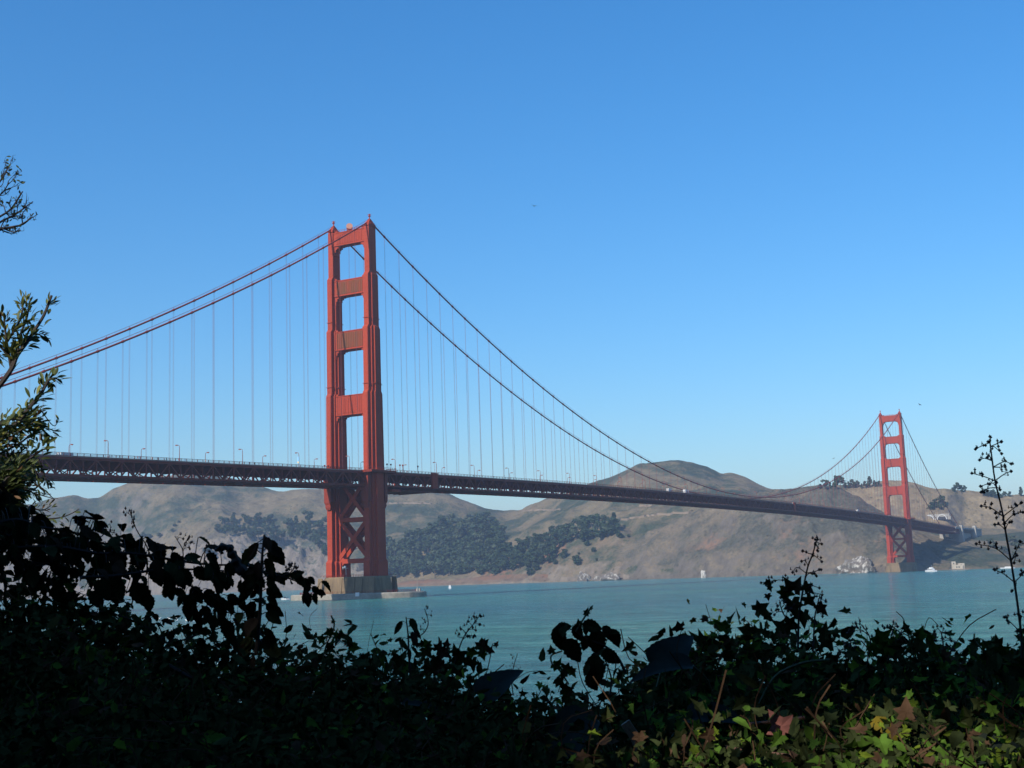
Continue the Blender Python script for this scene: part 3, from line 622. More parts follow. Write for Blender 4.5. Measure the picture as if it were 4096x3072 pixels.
# far-side buildings: arched tunnel portal and white lighthouse station
p0 = hit(3745, 2068); 
if p0 is None: p0 = at(3745, 2068, 2400)
e = empty('tunnel_portal', p0+np.array([0, -6, -6]), 'long pale tunnel front with two round arches on hillside beyond the bridge end', 'tunnel portal'); e.rotation_euler.z = R(-8)
mb = MB(); mb.box((0, 2, 8.2), (52, 4, 5.2)); mb.box((-25, 2, 3), (6, 4, 6)); mb.box((0, 2, 3), (5, 4, 6)); mb.box((25, 2, 3), (6, 4, 6)); mb.build('wall', M['pale'], e)
for x in (-12, 12):
    mb = MB(); prev = None
    for a in np.linspace(0, PI, 15):
        q = ((x+8.6*math.cos(a), -.25, .5+8.6*math.sin(a)))
        if prev: mb.beam(prev, q, 1.1, 1.3, 0, (0, 1, 0))
        prev = q
    mb.build('arch_ring', M['white'], e)
    mb = MB(); mb.prism_y([(x+8*math.cos(a), .5+8*math.sin(a)) for a in np.linspace(0, PI, 15)], .4, 1.2); mb.build('tunnel_mouth', M['dark'], e)
p0 = at(3830, 2272, 1985); 
e = empty('lighthouse_station', (p0[0], p0[1], 1), 'small white flat roofed station building at the foot of the far cliff', 'building'); e.rotation_euler.z = R(20)
mb = MB(); mb.rects(0, 0, [(0, 7, 5), (6.2, 7, 5)]); mb.rects(-5, 0, [(0, 2.6, 3), (11, 2.6, 3)]); mb.rects(5.5, 2, [(0, 4, 4), (8.2, 4, 4)]); mb.build('wall', M['cream'], e)
for x, z in ((-1.5, 3), (1.5, 3), (5, 5.6), (-5, 8)): 
    mb = MB(); mb.box((x, -5.05 if x > -4 and x < 4 else (-2.05 if x > 0 else -3.05), z), (1.3, .2, 2)); mb.build('window', M['glass'], e)
mb = MB(); mb.rects(1, 0, [(-4, 16, 9), (.2, 12, 8)]); mb.build('rock_base', HM_E, e)

# guano-whitened rocks at the waterline
def rock(u, v, D, w_, h_, seed, lab, whi=.5):
    p = at(u, v, D); m, t, b = newmat('guano_rock'); n = noise_node(t, .22, 6, pos(t, 1, 1, .6), .7)
    r_ = ramp(t, n.outputs['Fac'], [(whi-.03, (.12, .10, .08)), (whi+.08, (.46, .43, .38))]); t.links.new(r_.outputs[0], b.inputs['Base Color']); b.inputs['Roughness'].default_value = .95
    nu, nv = 40, 18; A = np.linspace(0, 2*PI, nu); B = np.linspace(0, PI/2, nv); AA, BB = np.meshgrid(A, B, indexing='ij')
    X = np.cos(AA)*np.cos(BB); Y = np.sin(AA)*np.cos(BB); Z = np.sin(BB)
    k = 1+.9*fbm(X*1.7+9+seed, Y*1.7+Z*2+5, seed, 5)-.25*abs(fbm(X*5+3, Z*5+Y*4, seed+4, 3)); k[-1] = k[0]; k[:, -1] = k[0, -1]
    V = np.stack([p[0]+X*k*w_/2, p[1]+Y*k*w_*.3, -1.5+Z*k*(h_+1.5)], -1).reshape(-1, 3)
    o = link_mesh('rock', grid_mesh('rock', V, nu, nv, m, False)); tag(o, lab, 'rock', 'bird whitened rocks at the far waterline')
rock(3425, 2285, 2015, 54, 20, 5, 'big bird whitened rock just left of the far tower foot', .53)
rock(2335, 2318, 2385, 24, 17, 8, 'tall white stained rock at the foot of the far cliff, left one', .53)
rock(2450, 2318, 2330, 56, 11, 12, 'long low white stained rock right of the tall one', .535)
rock(2815, 2300, 2195, 9, 13, 15, 'small upright white rock alone on the shore beneath the deck', .42)

# boats
def hull(mb, L, B_, H_, mi=0, n=9):
    secs = []
    for i in range(n):
        t = i/(n-1); y = -L/2+L*t; b = B_/2*(1-max(0, (t-.45)/.55)**2.2)+.02; sh = H_*(1+.25*t*t)
        secs.append([(-b, y, sh), (-b*.8, y, -.2), (0, y, -.4+.3*t), (b*.8, y, -.2), (b, y, sh)])
    mb.loft(secs, mi)
def place(p, name, lab, az):
    e = empty(name, (p[0], p[1], 0), lab, 'boat', 'boats on the strait'); e.rotation_euler.z = R(az); return e
e = place((at(3722, 2290, 1700)), 'motor_yacht', 'white motor yacht with a raised cabin near the far tower foot', 60)
mb = MB(); hull(mb, 17, 5, 1.9); mb.build('hull', M['white'], e)
mb = MB(); mb.rects(0, -1, [(1.8, 2, 4.5), (3.9, 1.8, 3.8)]); mb.rects(0, -1.6, [(3.9, 1.6, 2.4), (5.4, 1.4, 1.8)]); mb.build('cabin', M['white'], e)
mb = MB(); mb.rects(0, -1, [(2.6, 2.03, 4.2), (3.3, 1.95, 4.0)]); mb.build('window_band', M['glass'], e)
mb = MB(); mb.tube([(0, -2, 5.4), (0, -2, 8)], .08, 5); mb.build('mast', M['white'], e)
mb = MB(); mb.add([(-2.4, -8, .06), (2.4, -8, .06), (5, -30, .06), (-5, -30, .06)], [(0, 1, 2, 3)]); mb.build('wake', plain('wake_foam', (.6, .66, .68), .8, 0, .3, .8), e)
e = place((at(1799, 2346, 1500)), 'fishing_boat', 'small white cabin boat on open water right of the near pier', 35)
mb = MB(); hull(mb, 8.5, 3, 1.2); mb.build('hull', M['white'], e)
mb = MB(); mb.rects(0, -.5, [(1.2, 1.2, 1.8), (3.4, 1.1, 1.5), (3.6, .9, 1.2)]); mb.build('cabin', M['white'], e)
mb = MB(); mb.rects(0, -.5, [(2.3, 1.22, 1.6), (2.9, 1.17, 1.5)]); mb.build('window_band', M['glass'], e)
mb = MB(); mb.tube([(0, -.6, 3.5), (0, -.6, 5.6)], .06, 5); mb.build('mast', M['white'], e)
e = place((at(1138, 2389, 880)), 'speedboat', 'low white open boat at the left tip of the pier fender', 70)
mb = MB(); hull(mb, 8.5, 2.6, .9); mb.build('hull', M['white'], e)
mb = MB(); mb.rects(0, -.3, [(.8, .5, .4), (1.9, .4, .3)]); mb.box((0, -3, 1.0), (1.6, 1.4, .5)); mb.build('console', M['dark'], e)
mb = MB(); mb.add([(-1.2, -4, .06), (1.2, -4, .06), (2.6, -13, .06), (-2.6, -13, .06)], [(0, 1, 2, 3)]); mb.build('wake', M['white'], e)
e = place((at(4030, 2281, 1900)), 'ferry', 'white low boat trailing foam near the beach at right edge', 70)
mb = MB(); hull(mb, 20, 5, 1.3); mb.build('hull', M['white'], e)
mb = MB(); mb.rects(0, -2, [(1.3, 2, 5), (2.6, 1.8, 4.5)]); mb.build('cabin', M['white'], e)
mb = MB(); mb.add([(-2.4, -9, .06), (2.4, -9, .06), (5, -24, .06), (-5, -24, .06)], [(0, 1, 2, 3)]); mb.build('wake', M['white'], e)

# gulls: flying and resting
def gull_mesh(fly):
    mb = MB()
    if fly:
        mb.loft([[(r_*math.cos(a), y, r_*math.sin(a)) for a in np.linspace(0, 2*PI, 7)[:-1]] for y, r_ in ((-.3, .02), (-.2, .06), (0, .08), (.18, .06), (.27, .045), (.34, .01))])
        for s in (-1, 1):
            mb.loft([[(s*x, yb+.09, z), (s*x, yb-.09*(1-x/.9), z), (s*x, yb, z+.02)][::s] for x, yb, z in ((.04, .02, .03), (.35, .08, .16), (.7, -.02, .12))])
    else:
        mb.loft([[(r_*math.cos(a), y, .08+dz+r_*math.sin(a)) for a in np.linspace(0, 2*PI, 7)[:-1]] for y, r_, dz in ((-.3, .02, .1), (-.15, .1, .02), (.05, .13, 0), (.18, .09, .05), (.22, .06, .16), (.28, .055, .2), (.36, .01, .17))])
    return mb
gm = gull_mesh(False).mesh('resting_gull', M['white'], True)
for i in range(12):
    u = random.choice((670, 700, 715, 770, 780, 880, 980, 640, 690, 745, 800, 1760)); q = at(u+random.randint(-20, 20), 2475+random.randint(-12, 16), 1); d = ray(u, 2475+random.randint(-9, 14)); D = -CAM[2]/d[2]
    o = link_mesh('resting_gull', gm); p = CAM+d*D; o.location = (p[0]+random.uniform(-4, 4), p[1], 0); o.rotation_euler.z = random.uniform(0, 6); o.scale = (1.7,)*3
    tag(o, 'white gull resting on the water left of the near tower', 'gull', 'gulls resting on the water')
for i, (u, v, D, lab) in enumerate(((2136, 824, 110, 'dark bird flying high in the open sky right of near tower'), (3680, 1619, 150, 'gull gliding above and right of the far tower'), (3335, 1834, 200, 'bird flying low above the hills left of the far tower'))):
    o = gull_mesh(True).build('flying_gull', M['dark'], None, True); o.location = at(u, v, D); o.rotation_euler = (0, .3, i*1.3); o.scale = (.45,)*3; tag(o, lab, 'bird')

# ------------------------------------------------------------------ trees far off
FT = leaf_mat('far_foliage', (.038, .060, .030), .5, 0, .9, .5, .1); FT2 = leaf_mat('far_foliage_pale', (.07, .09, .052), .45, 0, .9, .5, .1); BK = plain('bark', (.09, .07, .055), .9)
def far_tree_mesh(kind, seed):
    r_ = random.Random(seed); mb = MB(); H = 1.
    mb.tube([(0, 0, -.08), (.01, .01, .35), (.03*r_.uniform(-1, 1), .02, .7)], [.03, .022, .008], 5, 1)
    lobes = []
    if kind == 'cypress':
        for k in range(11): a = r_.uniform(0, 6.28); q = r_.uniform(.08, .36); z = r_.uniform(.42, .92); lobes.append((q*math.cos(a), q*math.sin(a), z, r_.uniform(.12, .2)))
    elif kind == 'pine':
        for k in range(10): z = .3+.68*k/9; q = .26*(1.12-z); a = r_.uniform(0, 6.28); lobes.append((q*.6*math.cos(a), q*.6*math.sin(a), z, .05+q*.75))
    else:
        for k in range(12): a = r_.uniform(0, 6.28); q = r_.uniform(.0, .3); z = r_.uniform(.12, .8); lobes.append((q*math.cos(a), q*math.sin(a), z, r_.uniform(.12, .2)))
    for (x, y, z, q) in lobes:
        mb.tube([(0, 0, max(.15, z-.25)), (x, y, z)], [.01, .004], 3, 1)
        for k in range(34):
            d = nrm(np.array([r_.gauss(0, 1), r_.gauss(0, 1), r_.gauss(0, 1)])); c = np.array([x, y, z])+d*q*r_.uniform(.55, 1.05)*np.array([1, 1, .75])
            n_ = nrm(d+.7*np.array([r_.gauss(0, 1), r_.gauss(0, 1), r_.gauss(0, 1)])); a = nrm(np.cross(n_, (0.3, .1, 1))); b = np.cross(n_, a); s = r_.uniform(.055, .09)
            mb.add([c+a*s, c+b*s*.9, c-a*s*1.1, c-b*s], [(0, 1, 2, 3)])
    return mb
TREES = {k: [far_tree_mesh(k, 10*i+j) for j in range(4)] for i, k in enumerate(('cypress', 'pine', 'round'))}
TME = {(k, pal): [m_.mesh(k+'_tree', [FT2 if pal else FT, BK]) for m_ in v] for k, v in TREES.items() for pal in (0, 1)}
ntree = 0
def plant(u, v, kind, h, lab, group, pal=0, wide=1.):
    global ntree
    p = hit(u, v)
    if p is None: return
    o = link_mesh({'cypress': 'cypress_tree', 'pine': 'pine_tree', 'round': 'leafy_tree'}[kind], random.choice(TME[(kind, pal)]))
    o.location = p-np.array([0, 0, .3]); o.rotation_euler.z = random.uniform(0, 6.28); s = h*random.uniform(.75, 1.25); o.scale = (s*wide, s*wide, s)
    tag(o, lab, 'tree', group); ntree += 1
def poly_fill(poly, n, kinds, h, lab, group, pal=.2, wide=1.1):
    xs = [p[0] for p in poly]; ys_ = [p[1] for p in poly]; k = 0; pts = []
    def inside(x, y):
        c = False; j = len(poly)-1
        for i in range(len(poly)):
            (xi, yi), (xj, yj) = poly[i], poly[j]
            if (yi > y) != (yj > y) and x < (xj-xi)*(y-yi)/(yj-yi)+xi: c = not c
            j = i
        return c
    while k < n:                                           # best-candidate spread
        cand = []
        for _ in range(8):
            while True:
                x, y = random.uniform(min(xs), max(xs)), random.uniform(min(ys_), max(ys_))
                if inside(x, y): break
            cand.append((min([(x-a)**2+(1.6*(y-b))**2 for a, b in pts] or [1e9]), x, y))
        _, x, y = max(cand); pts.append((x, y)); k += 1
        plant(x, y, random.choice(kinds), h, lab, group, 1 if random.random() < pal else 0, wide)
G1 = 'trees of the dense wood right of the near tower'
poly_fill([(1490, 2190), (1600, 2190), (1700, 2150), (1800, 2110), (1960, 2090), (2010, 2150), (2030, 2230), (1990, 2290), (1870, 2300), (1750, 2318), (1600, 2320), (1480, 2330)], 150, ['cypress', 'round', 'round'], 30, 'tree in the dense dark wood filling the hollow right of the near tower', G1, .4)
G2 = 'trees along the wooded spur'
poly_fill([(1900, 2295), (2000, 2240), (2120, 2180), (2250, 2140), (2400, 2100), (2470, 2085), (2480, 2130), (2400, 2170), (2320, 2170), (2240, 2200), (2190, 2265), (2080, 2285), (1990, 2305)], 72, ['cypress', 'cypress', 'round', 'pine'], 25, 'dark tree in the belt climbing the wooded spur under the deck', G2, .12)
G3_ = 'trees on the cliff left of the near tower'
poly_fill([(850, 2115), (950, 2095), (1060, 2090), (1110, 2130), (1140, 2170), (1060, 2180), (930, 2145), (870, 2140)], 26, ['cypress', 'pine'], 24, 'dark cypress in the clump above the pale cliff left of near tower', G3_, .05)
poly_fill([(1150, 2120), (1220, 2095), (1330, 2110), (1390, 2150), (1390, 2230), (1290, 2230), (1230, 2180), (1160, 2160)], 34, ['cypress', 'pine', 'cypress'], 24, 'dark cypress in the clump directly left of the near tower', G3_+' close in', .1)
G4 = 'trees on the right hand skyline'
for u, v, h in ((3280, 1960, 16), (3300, 1958, 18), (3322, 1957, 20), (3345, 1956, 24), (3362, 1952, 26), (3376, 1956, 22), (3395, 1955, 22), (3412, 1955, 20), (3430, 1953, 20), (3447, 1955, 18), (3465, 1955, 20), (3480, 1952, 24), (3498, 1950, 18), (3512, 1948, 20)): plant(u, v, random.choice(('pine', 'cypress')), h*.72, 'dark tree in the grove on the skyline left of the far tower', G4)
for u, v, h in ((3815, 1966, 17), (3830, 1964, 18), (3845, 1966, 20), (3858, 1966, 15)): plant(u, v, 'round', h*.8, 'round tree in the small skyline clump right of the far tower', G4+' clump')
for u, v, h in ((3935, 1985, 22), (3955, 1988, 22), (3975, 1992, 22), (3998, 1992, 20), (4018, 1988, 20), (4040, 1988, 18)): plant(u, v, 'round', h*.75, 'dark tree behind the tall seed stalk on the right skyline', G4+' behind the stalk')
plant(4085, 1985, 'pine', 17, 'lone small tree on the skyline at the right edge', G4+' edge')
for u, v, h in ((3725, 2040, 22), (3745, 2030, 26), (3765, 2022, 24), (3760, 2042, 20), (3778, 2030, 20)): plant(u, v, 'round', h*.8, 'dark tree in the cluster just above the arched tunnel front', 'trees above the tunnel front')
G5 = 'lone round bushes on the far cliff'
for i, (u, v, h) in enumerate(((2258, 2234, 20), (2310, 2262, 21), (2222, 2260, 15), (2373, 2212, 12), (2124, 2306, 17), (2478, 2150, 18), (2460, 2135, 20), (2145, 2282, 17), (2195, 2255, 20), (2350, 2185, 14), (2388, 2245, 8), (2512, 2150, 8), (2315, 2220, 8))):
    plant(u, v, 'round', h, 'round dark bush standing apart on the bare slope below the wooded spur', G5, 0, 1.2)
for i, (u, v, h) in enumerate(((3965, 2190, 14), (4050, 2185, 18), (4075, 2195, 16), (4020, 2215, 12), (4060, 2225, 12))): plant(u, v, 'round', h, 'grey green bush on the slope at the right edge above the beach', 'bushes above the right hand beach', 1, 1.3)
for i, (u, v, h) in enumerate(((830, 2215, 15), (850, 2230, 16), (845, 2250, 14), (1030, 2260, 10))): plant(u, v, 'round', h, 'dark bush clinging to the pale cliff far left of near tower', 'bushes on the left cliff', 0, 1.3)
for i, (u, v, h) in enumerate(((570, 2150, 12), (600, 2155, 14), (640, 2150, 10), (700, 2110, 10), (715, 2095, 9), (690, 2130, 12))): plant(u, v, 'round', h, 'green bush in the gully of the left hand hill', 'bushes in the left gully', 1, 1.5)
# ------------------------------------------------------------------ haze
mb = MB(); mb.box((-1000, 2250, 163.5), (9700, 7200, 333)); hz = mb.build('haze', None)
hm = bpy.data.materials.new('haze_air'); hm.use_nodes = True; t = hm.node_tree; t.nodes.remove(t.nodes['Principled BSDF'])
pv = t.nodes.new('ShaderNodeVolumePrincipled'); pv.inputs['Color'].default_value = (.62, .78, 1, 1); pv.inputs['Density'].default_value = .000098; pv.inputs['Anisotropy'].default_value = .2
t.links.new(pv.outputs[0], t.nodes['Material Output'].inputs['Volume']); hz.data.materials.clear(); hz.data.materials.append(hm); tag(hz, kind='stuff')
# ------------------------------------------------------------------ foreground: shaded bank above the water
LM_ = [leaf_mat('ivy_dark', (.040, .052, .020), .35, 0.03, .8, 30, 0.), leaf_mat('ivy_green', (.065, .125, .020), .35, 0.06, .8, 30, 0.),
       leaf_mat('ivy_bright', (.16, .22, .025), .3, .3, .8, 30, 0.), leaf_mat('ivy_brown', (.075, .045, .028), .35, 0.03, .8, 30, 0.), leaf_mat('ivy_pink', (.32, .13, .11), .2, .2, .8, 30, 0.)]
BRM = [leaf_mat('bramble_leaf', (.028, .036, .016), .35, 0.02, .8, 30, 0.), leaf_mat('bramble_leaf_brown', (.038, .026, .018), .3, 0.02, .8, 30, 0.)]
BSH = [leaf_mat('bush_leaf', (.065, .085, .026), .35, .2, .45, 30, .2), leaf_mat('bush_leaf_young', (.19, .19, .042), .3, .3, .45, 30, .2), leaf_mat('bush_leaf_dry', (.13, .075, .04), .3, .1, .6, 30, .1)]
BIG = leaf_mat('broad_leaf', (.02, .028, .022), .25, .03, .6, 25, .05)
STM = plain('dark_stem', (.035, .025, .02), .8, 0, .3, 40); STR = plain('reddish_stem', (.10, .05, .035), .8, 0, .3, 40); STG = plain('green_stem', (.05, .075, .02), .6, 0, .2, 40)
POD = plain('seed_pod', (.03, .018, .016), .8, 0, .3, 60)
rf = random.Random(21)
def rv(s=1.): return np.array([rf.gauss(0, s), rf.gauss(0, s), rf.gauss(0, s)])
def leaf(mb, p, d, nr, L, W, shape='ovate', mi=0, fold=.25, curl=.35, seg=6, serr=0.):
    d = nrm(d); sd_ = np.cross(d, nr); sd_ = nrm(sd_) if np.linalg.norm(sd_) > 1e-4 else nrm(np.cross(d, (.3, .5, .8))); nn = np.cross(sd_, d)
    V = []; p = np.array(p, float); F = []
    for i in range(seg+1):
        t = i/seg
        if shape == 'ovate': wd = W*.5*math.sin(PI*t**.75)**.8
        elif shape == 'ellip': wd = W*.5*math.sin(PI*(.06+.9*t**1.15))**.9
        else: wd = W*.5*math.sin(PI*t**.55)**.7
        if t in (0, 1): wd = W*.02
        if serr and 0 < i < seg: wd *= 1+serr*(1 if i % 2 else -1)
        c = p+d*L*t-nn*curl*L*t*t*.6
        V += [c+sd_*wd+nn*wd*fold, c, c-sd_*wd+nn*wd*fold]
        if i: a = 3*(i-1); F += [(a, a+1, a+4, a+3), (a+1, a+2, a+5, a+4)]
    mb.add(V, F, mi)
IVY = [(0, 0), (.16, -.18), (.46, -.12), (.34, .12), (.60, .34), (.26, .46), (0, 1.0), (-.26, .46), (-.60, .34), (-.34, .12), (-.46, -.12), (-.16, -.18)]
def ivy(mb, p, d, nr, L, mi=0, fold=.25):
    d = nrm(d); sd_ = nrm(np.cross(d, nr)+1e-6); nn = np.cross(sd_, d); j = rf.uniform(.75, 1.15)
    V = [np.array(p)+d*L*.25]+[np.array(p)+sd_*x*L*j+d*y*L+nn*(abs(x)*fold-.25*y*y*fold)*L+nn*rf.uniform(-.05, .05)*L for x, y in IVY]
    mb.add(V, [(0, i, i+1) for i in range(1, 12)]+[(0, 12, 1)], mi)
def curve(pts, n=4):                                    # Catmull-Rom through 3D points
    P = [np.array(p, float) for p in pts]; P = [2*P[0]-P[1]]+P+[2*P[-1]-P[-2]]; out = []
    for i in range(1, len(P)-2):
        for k in range(n):
            t = k/n; a, b, c, d = P[i-1:i+3]; out.append(.5*((2*b)+(c-a)*t+(2*a-5*b+4*c-d)*t*t+(3*b-a-3*c+d)*t**3))
    return out+[P[-2]]
def px(o, sc_): return lambda q: (q[0]/sc_+o[0], q[1]/sc_+o[1])
ZL = px((0, 2000), 1.548); ZC = px((1300, 2300), 1.58); ZR = px((2600, 2000), 1.4786); ZF = px((3700, 1700), 1.659)
def P3(q, D): return at(q[0], q[1], D)
VR = RT/np.linalg.norm(RT)                              # photo-right direction, used only to choose which way leaves lean

# ground under and in front of the camera: trail, bank and the slope behind, one sheet
def bank_z(r_, f_):                                     # r_ metres right of camera, f_ metres ahead
    z = np.where(f_ > 5.0, 6.75-.62*(f_-5.0), 6.75)
    z = np.where(f_ < -5, 6.75+.8*(-5-f_), z)
    return np.maximum(np.minimum(z, 45), -2.5)+.12*fbm(r_/1.7+50, f_/1.7, 5)
fa = nrm(np.array([FW[0], FW[1], 0])); ra = np.array([fa[1], -fa[0], 0])
gr_ = np.linspace(-90, 90, 181); gf = np.concatenate([np.linspace(-60, -6, 30), np.linspace(-5.5, 12, 71), np.linspace(12.5, 40, 30)])
RR, FF = np.meshgrid(gr_, gf, indexing='ij'); ZZ = bank_z(RR, FF)
V = np.stack([CAM[0]+ra[0]*RR+fa[0]*FF, CAM[1]+ra[1]*RR+fa[1]*FF, ZZ], -1).reshape(-1, 3)
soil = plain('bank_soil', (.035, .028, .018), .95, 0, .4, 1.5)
tag(link_mesh('ground', grid_mesh('ground', V, len(gr_), len(gf), soil)), kind='structure')

# crest of the ivy bank in the photograph
CREST = [(-700, 2380), (-100, 2330), (250, 2340), (430, 2460), (549, 2525), (678, 2582), (820, 2596), (970, 2606), (1100, 2628), (1300, 2612), (1490, 2637), (1616, 2680), (1806, 2688), (1889, 2735), (2000, 2770), (2078, 2805), (2186, 2808), (2281, 2790), (2400, 2850), (2470, 2845), (2520, 2740), (2650, 2640), (2803, 2585), (2904, 2560), (3073, 2550), (3209, 2590), (3276, 2606), (3445, 2640), (3493, 2620), (3648, 2612), (3763, 2620), (3871, 2640), (3953, 2628), (4096, 2615), (4900, 2600)]
CREST = [(u, v+34+(50 if 1850 < u < 2450 else 0)) for u, v in CREST]; CU, CV = zip(*CREST)
def bank(u, s):                                         # s 0 = crest, 1 = below the frame
    v = np.interp(u, CU, CV); D = 4.7-2.3*s**.8; v2 = v+(3300-v)*s
    return at(u, v2, D)
under = []
US = np.linspace(-2600, 6800, 240); SS = np.concatenate([[-.5, -.2], np.linspace(0, 1, 14), [1.25]])
for u in US:
    for s in SS:
        if s < 0: q = bank(u, 0)+np.array([fa[0], fa[1], 0])*(-s*2.5)+np.array([0, 0, -.16+s*2.6])
        elif s > 1: q = bank(u, 1)+np.array([-fa[0]*.1, -fa[1]*.1, -1.2])
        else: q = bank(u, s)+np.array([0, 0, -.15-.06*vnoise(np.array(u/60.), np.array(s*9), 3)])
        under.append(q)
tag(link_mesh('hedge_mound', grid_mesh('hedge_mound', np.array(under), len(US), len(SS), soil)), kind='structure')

def ivy_field(name, u0, u1, n, weights, size, lab, s_lo=0., s_hi=1.0, lobed=.4, clump=0):
    mb = MB(); k = 0
    while k < n:
        u = rf.uniform(u0, u1); s = s_lo+(s_hi-s_lo)*rf.random()**1.1
        if clump and vnoise(np.array(u/170.+7), np.array(s*6.), 31) < clump: continue
        k += 1; p = bank(u, s)+rv(.05)+np.array([0, 0, rf.uniform(-.14, .06)])
        if s < .05: p = p+np.array([0, 0, rf.uniform(-.02, .05)*rf.random()])
        nr = nrm(np.array([-fa[0]*.5, -fa[1]*.5, .7])+rv(.8)); d = np.cross(nr, rv(1.)); mi = rf.choices(range(len(weights)), weights)[0]; sz = size*rf.choice((.5, .7, .85, 1., 1.2))*rf.uniform(.8, 1.2)*(1-.32*s)
        if rf.random() < lobed: ivy(mb, p, d, nr, sz, mi, rf.uniform(.1, .6))
        else: leaf(mb, p, d, nr, sz*1.25, sz*rf.uniform(.35, .85), rf.choice(('ovate', 'ellip', 'heart')), mi, rf.uniform(-.1, .5), rf.uniform(-.3, 1.), 5, .08)
        if rf.random() < .04:
            q = p+nrm(rv()+np.array([0, 0, .3]))*rf.uniform(.06, .2); mb.tube(curve([p, (p+q)/2+rv(.02), q], 3), rf.uniform(.0008, .002), 3, 3)
    return tag(mb.build(name, LM_), lab, 'ivy', None, 'stuff')
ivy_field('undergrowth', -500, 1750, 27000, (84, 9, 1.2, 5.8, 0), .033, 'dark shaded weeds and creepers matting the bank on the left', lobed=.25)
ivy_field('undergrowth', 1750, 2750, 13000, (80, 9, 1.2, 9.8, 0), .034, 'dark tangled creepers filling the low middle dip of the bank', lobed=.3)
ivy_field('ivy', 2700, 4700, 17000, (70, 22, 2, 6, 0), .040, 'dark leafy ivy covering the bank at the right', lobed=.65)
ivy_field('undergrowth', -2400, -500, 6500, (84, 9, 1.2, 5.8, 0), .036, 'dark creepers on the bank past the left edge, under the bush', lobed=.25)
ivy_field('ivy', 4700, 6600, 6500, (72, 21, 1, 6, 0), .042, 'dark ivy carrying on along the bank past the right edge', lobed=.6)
ivy_field('sunfleck_ivy', 2550, 4400, 2600, (10, 44, 40, 6, 0), .036, 'bright yellow green ivy with sun flecks painted in, lower right of the bank', .5, 1., .6, .48)  # sun flecks put into leaf colour: brighter leaves in clumps low on the bank
# single arching canes with serrated drooping leaves
def cane(name, lab, cat, pts, D0, D1, size, n, mats=BRM, r0=.006, kind='ovate', droop=1.0, extra=(), stem=STM, spread=.05, group=None, tip=True):
    k = len(pts); P = [P3(q, D0+(D1-D0)*i/(k-1)) for i, q in enumerate(pts)]; C = curve(P)
    e = empty(name, P[0], lab, cat, group); inv = -np.array(P[0])
    mb = MB(); mb.tube([c+inv for c in C], list(np.linspace(r0, r0*.35, len(C))), 6); 
    lf = MB()
    for i in range(n):
        t = rf.random()*(len(C)-1); j = min(int(t), len(C)-2); c = C[j]+(C[j+1]-C[j])*(t-j); tg = nrm(C[j+1]-C[j])
        o = nrm(rv()); o = nrm(o-tg*np.dot(o, tg)); st = o*spread*rf.uniform(.3, 1)+np.array([0, 0, rf.uniform(-.01, .015)])
        mb.tube([c+inv, c+st*.6+np.array([0, 0, .006])+inv, c+st+inv], r0*.22, 3)
        sz = size*rf.uniform(.6, 1.25); d = nrm(o+tg*.4+np.array([0, 0, -droop])+rv(.3)); nr = nrm(np.array([0, 0, 1])-fa*.6*rf.uniform(-.3, 1.3)+rv(.45))
        leaf(lf, c+st+inv, d, nr, sz, sz*rf.uniform(.55, .75), kind, 0 if rf.random() < .8 else len(mats)-1, rf.uniform(.05, .4), rf.uniform(.1, .7), 10 if kind == 'ovate' else 6, .10 if kind == 'ovate' else 0)
    for (u, v, L, ang, D) in extra:                      # a few particular leaves: position, length and hang
        c = at(u, v, D); d = math.cos(R(ang))*VR+math.sin(R(ang))*np.array([0, 0, 1]); Lm = L*D/FPX
        leaf(lf, c-d*Lm*.5+inv, d, nrm(-fa+rv(.35)+np.array([0, 0, .3])), Lm, Lm*.68, kind, 0, rf.uniform(.05, .3), rf.uniform(.1, .4), 12, .09 if kind == 'ovate' else 0)
        j = min(range(len(C)), key=lambda q: np.linalg.norm(C[q]-(c-d*Lm*.5))); a = C[j]
        mb.tube([a+inv, (a+c-d*Lm*.5)/2+np.array([0, 0, .008])+inv, c-d*Lm*.5+inv], r0*.25, 4)
    mb.build('stem', stem, e); lf.build('foliage', list(mats), e); return e
Z = lambda L_: [ZL(q) for q in L_]
def ex(L_, zf, k, D): return [(zf((x, y))[0], zf((x, y))[1], s/k, a, D) for x, y, s, a in L_]
cane('bramble_cane', 'topmost dark bramble cane arching from the left edge below the bush', 'bramble', Z([(-120, 170), (100, 120), (230, 165), (340, 180), (450, 200), (560, 240), (650, 270), (800, 290), (900, 310)]), 4.1, 4.3, .056, 42, r0=.006, spread=.06,
     extra=ex([(290, 140, 70, -20), (330, 250, 115, -60), (440, 235, 100, -30), (340, 340, 110, -75), (520, 200, 60, 20), (590, 230, 90, -20), (600, 290, 110, -50), (840, 310, 140, -15), (200, 60, 60, -70), (150, 70, 70, -30)], ZL, 1.548, 4.2))
cane('bramble_cane', 'long dark bramble cane running level across the left hillside view', 'bramble', Z([(60, 300), (350, 290), (600, 330), (800, 330), (950, 350), (1100, 375), (1300, 400), (1450, 402), (1620, 412)]), 4.1, 4.2, .058, 58, r0=.007, spread=.07,
     extra=ex([(450, 330, 130, -60), (540, 350, 90, -90), (700, 310, 120, -40), (860, 370, 140, -70), (640, 380, 110, -100), (730, 420, 140, -80), (980, 370, 120, -30), (1100, 370, 110, -50), (1190, 350, 100, 10), (1330, 430, 110, -60), (1420, 440, 100, -100), (1560, 480, 130, -75)], ZL, 1.548, 4.15))
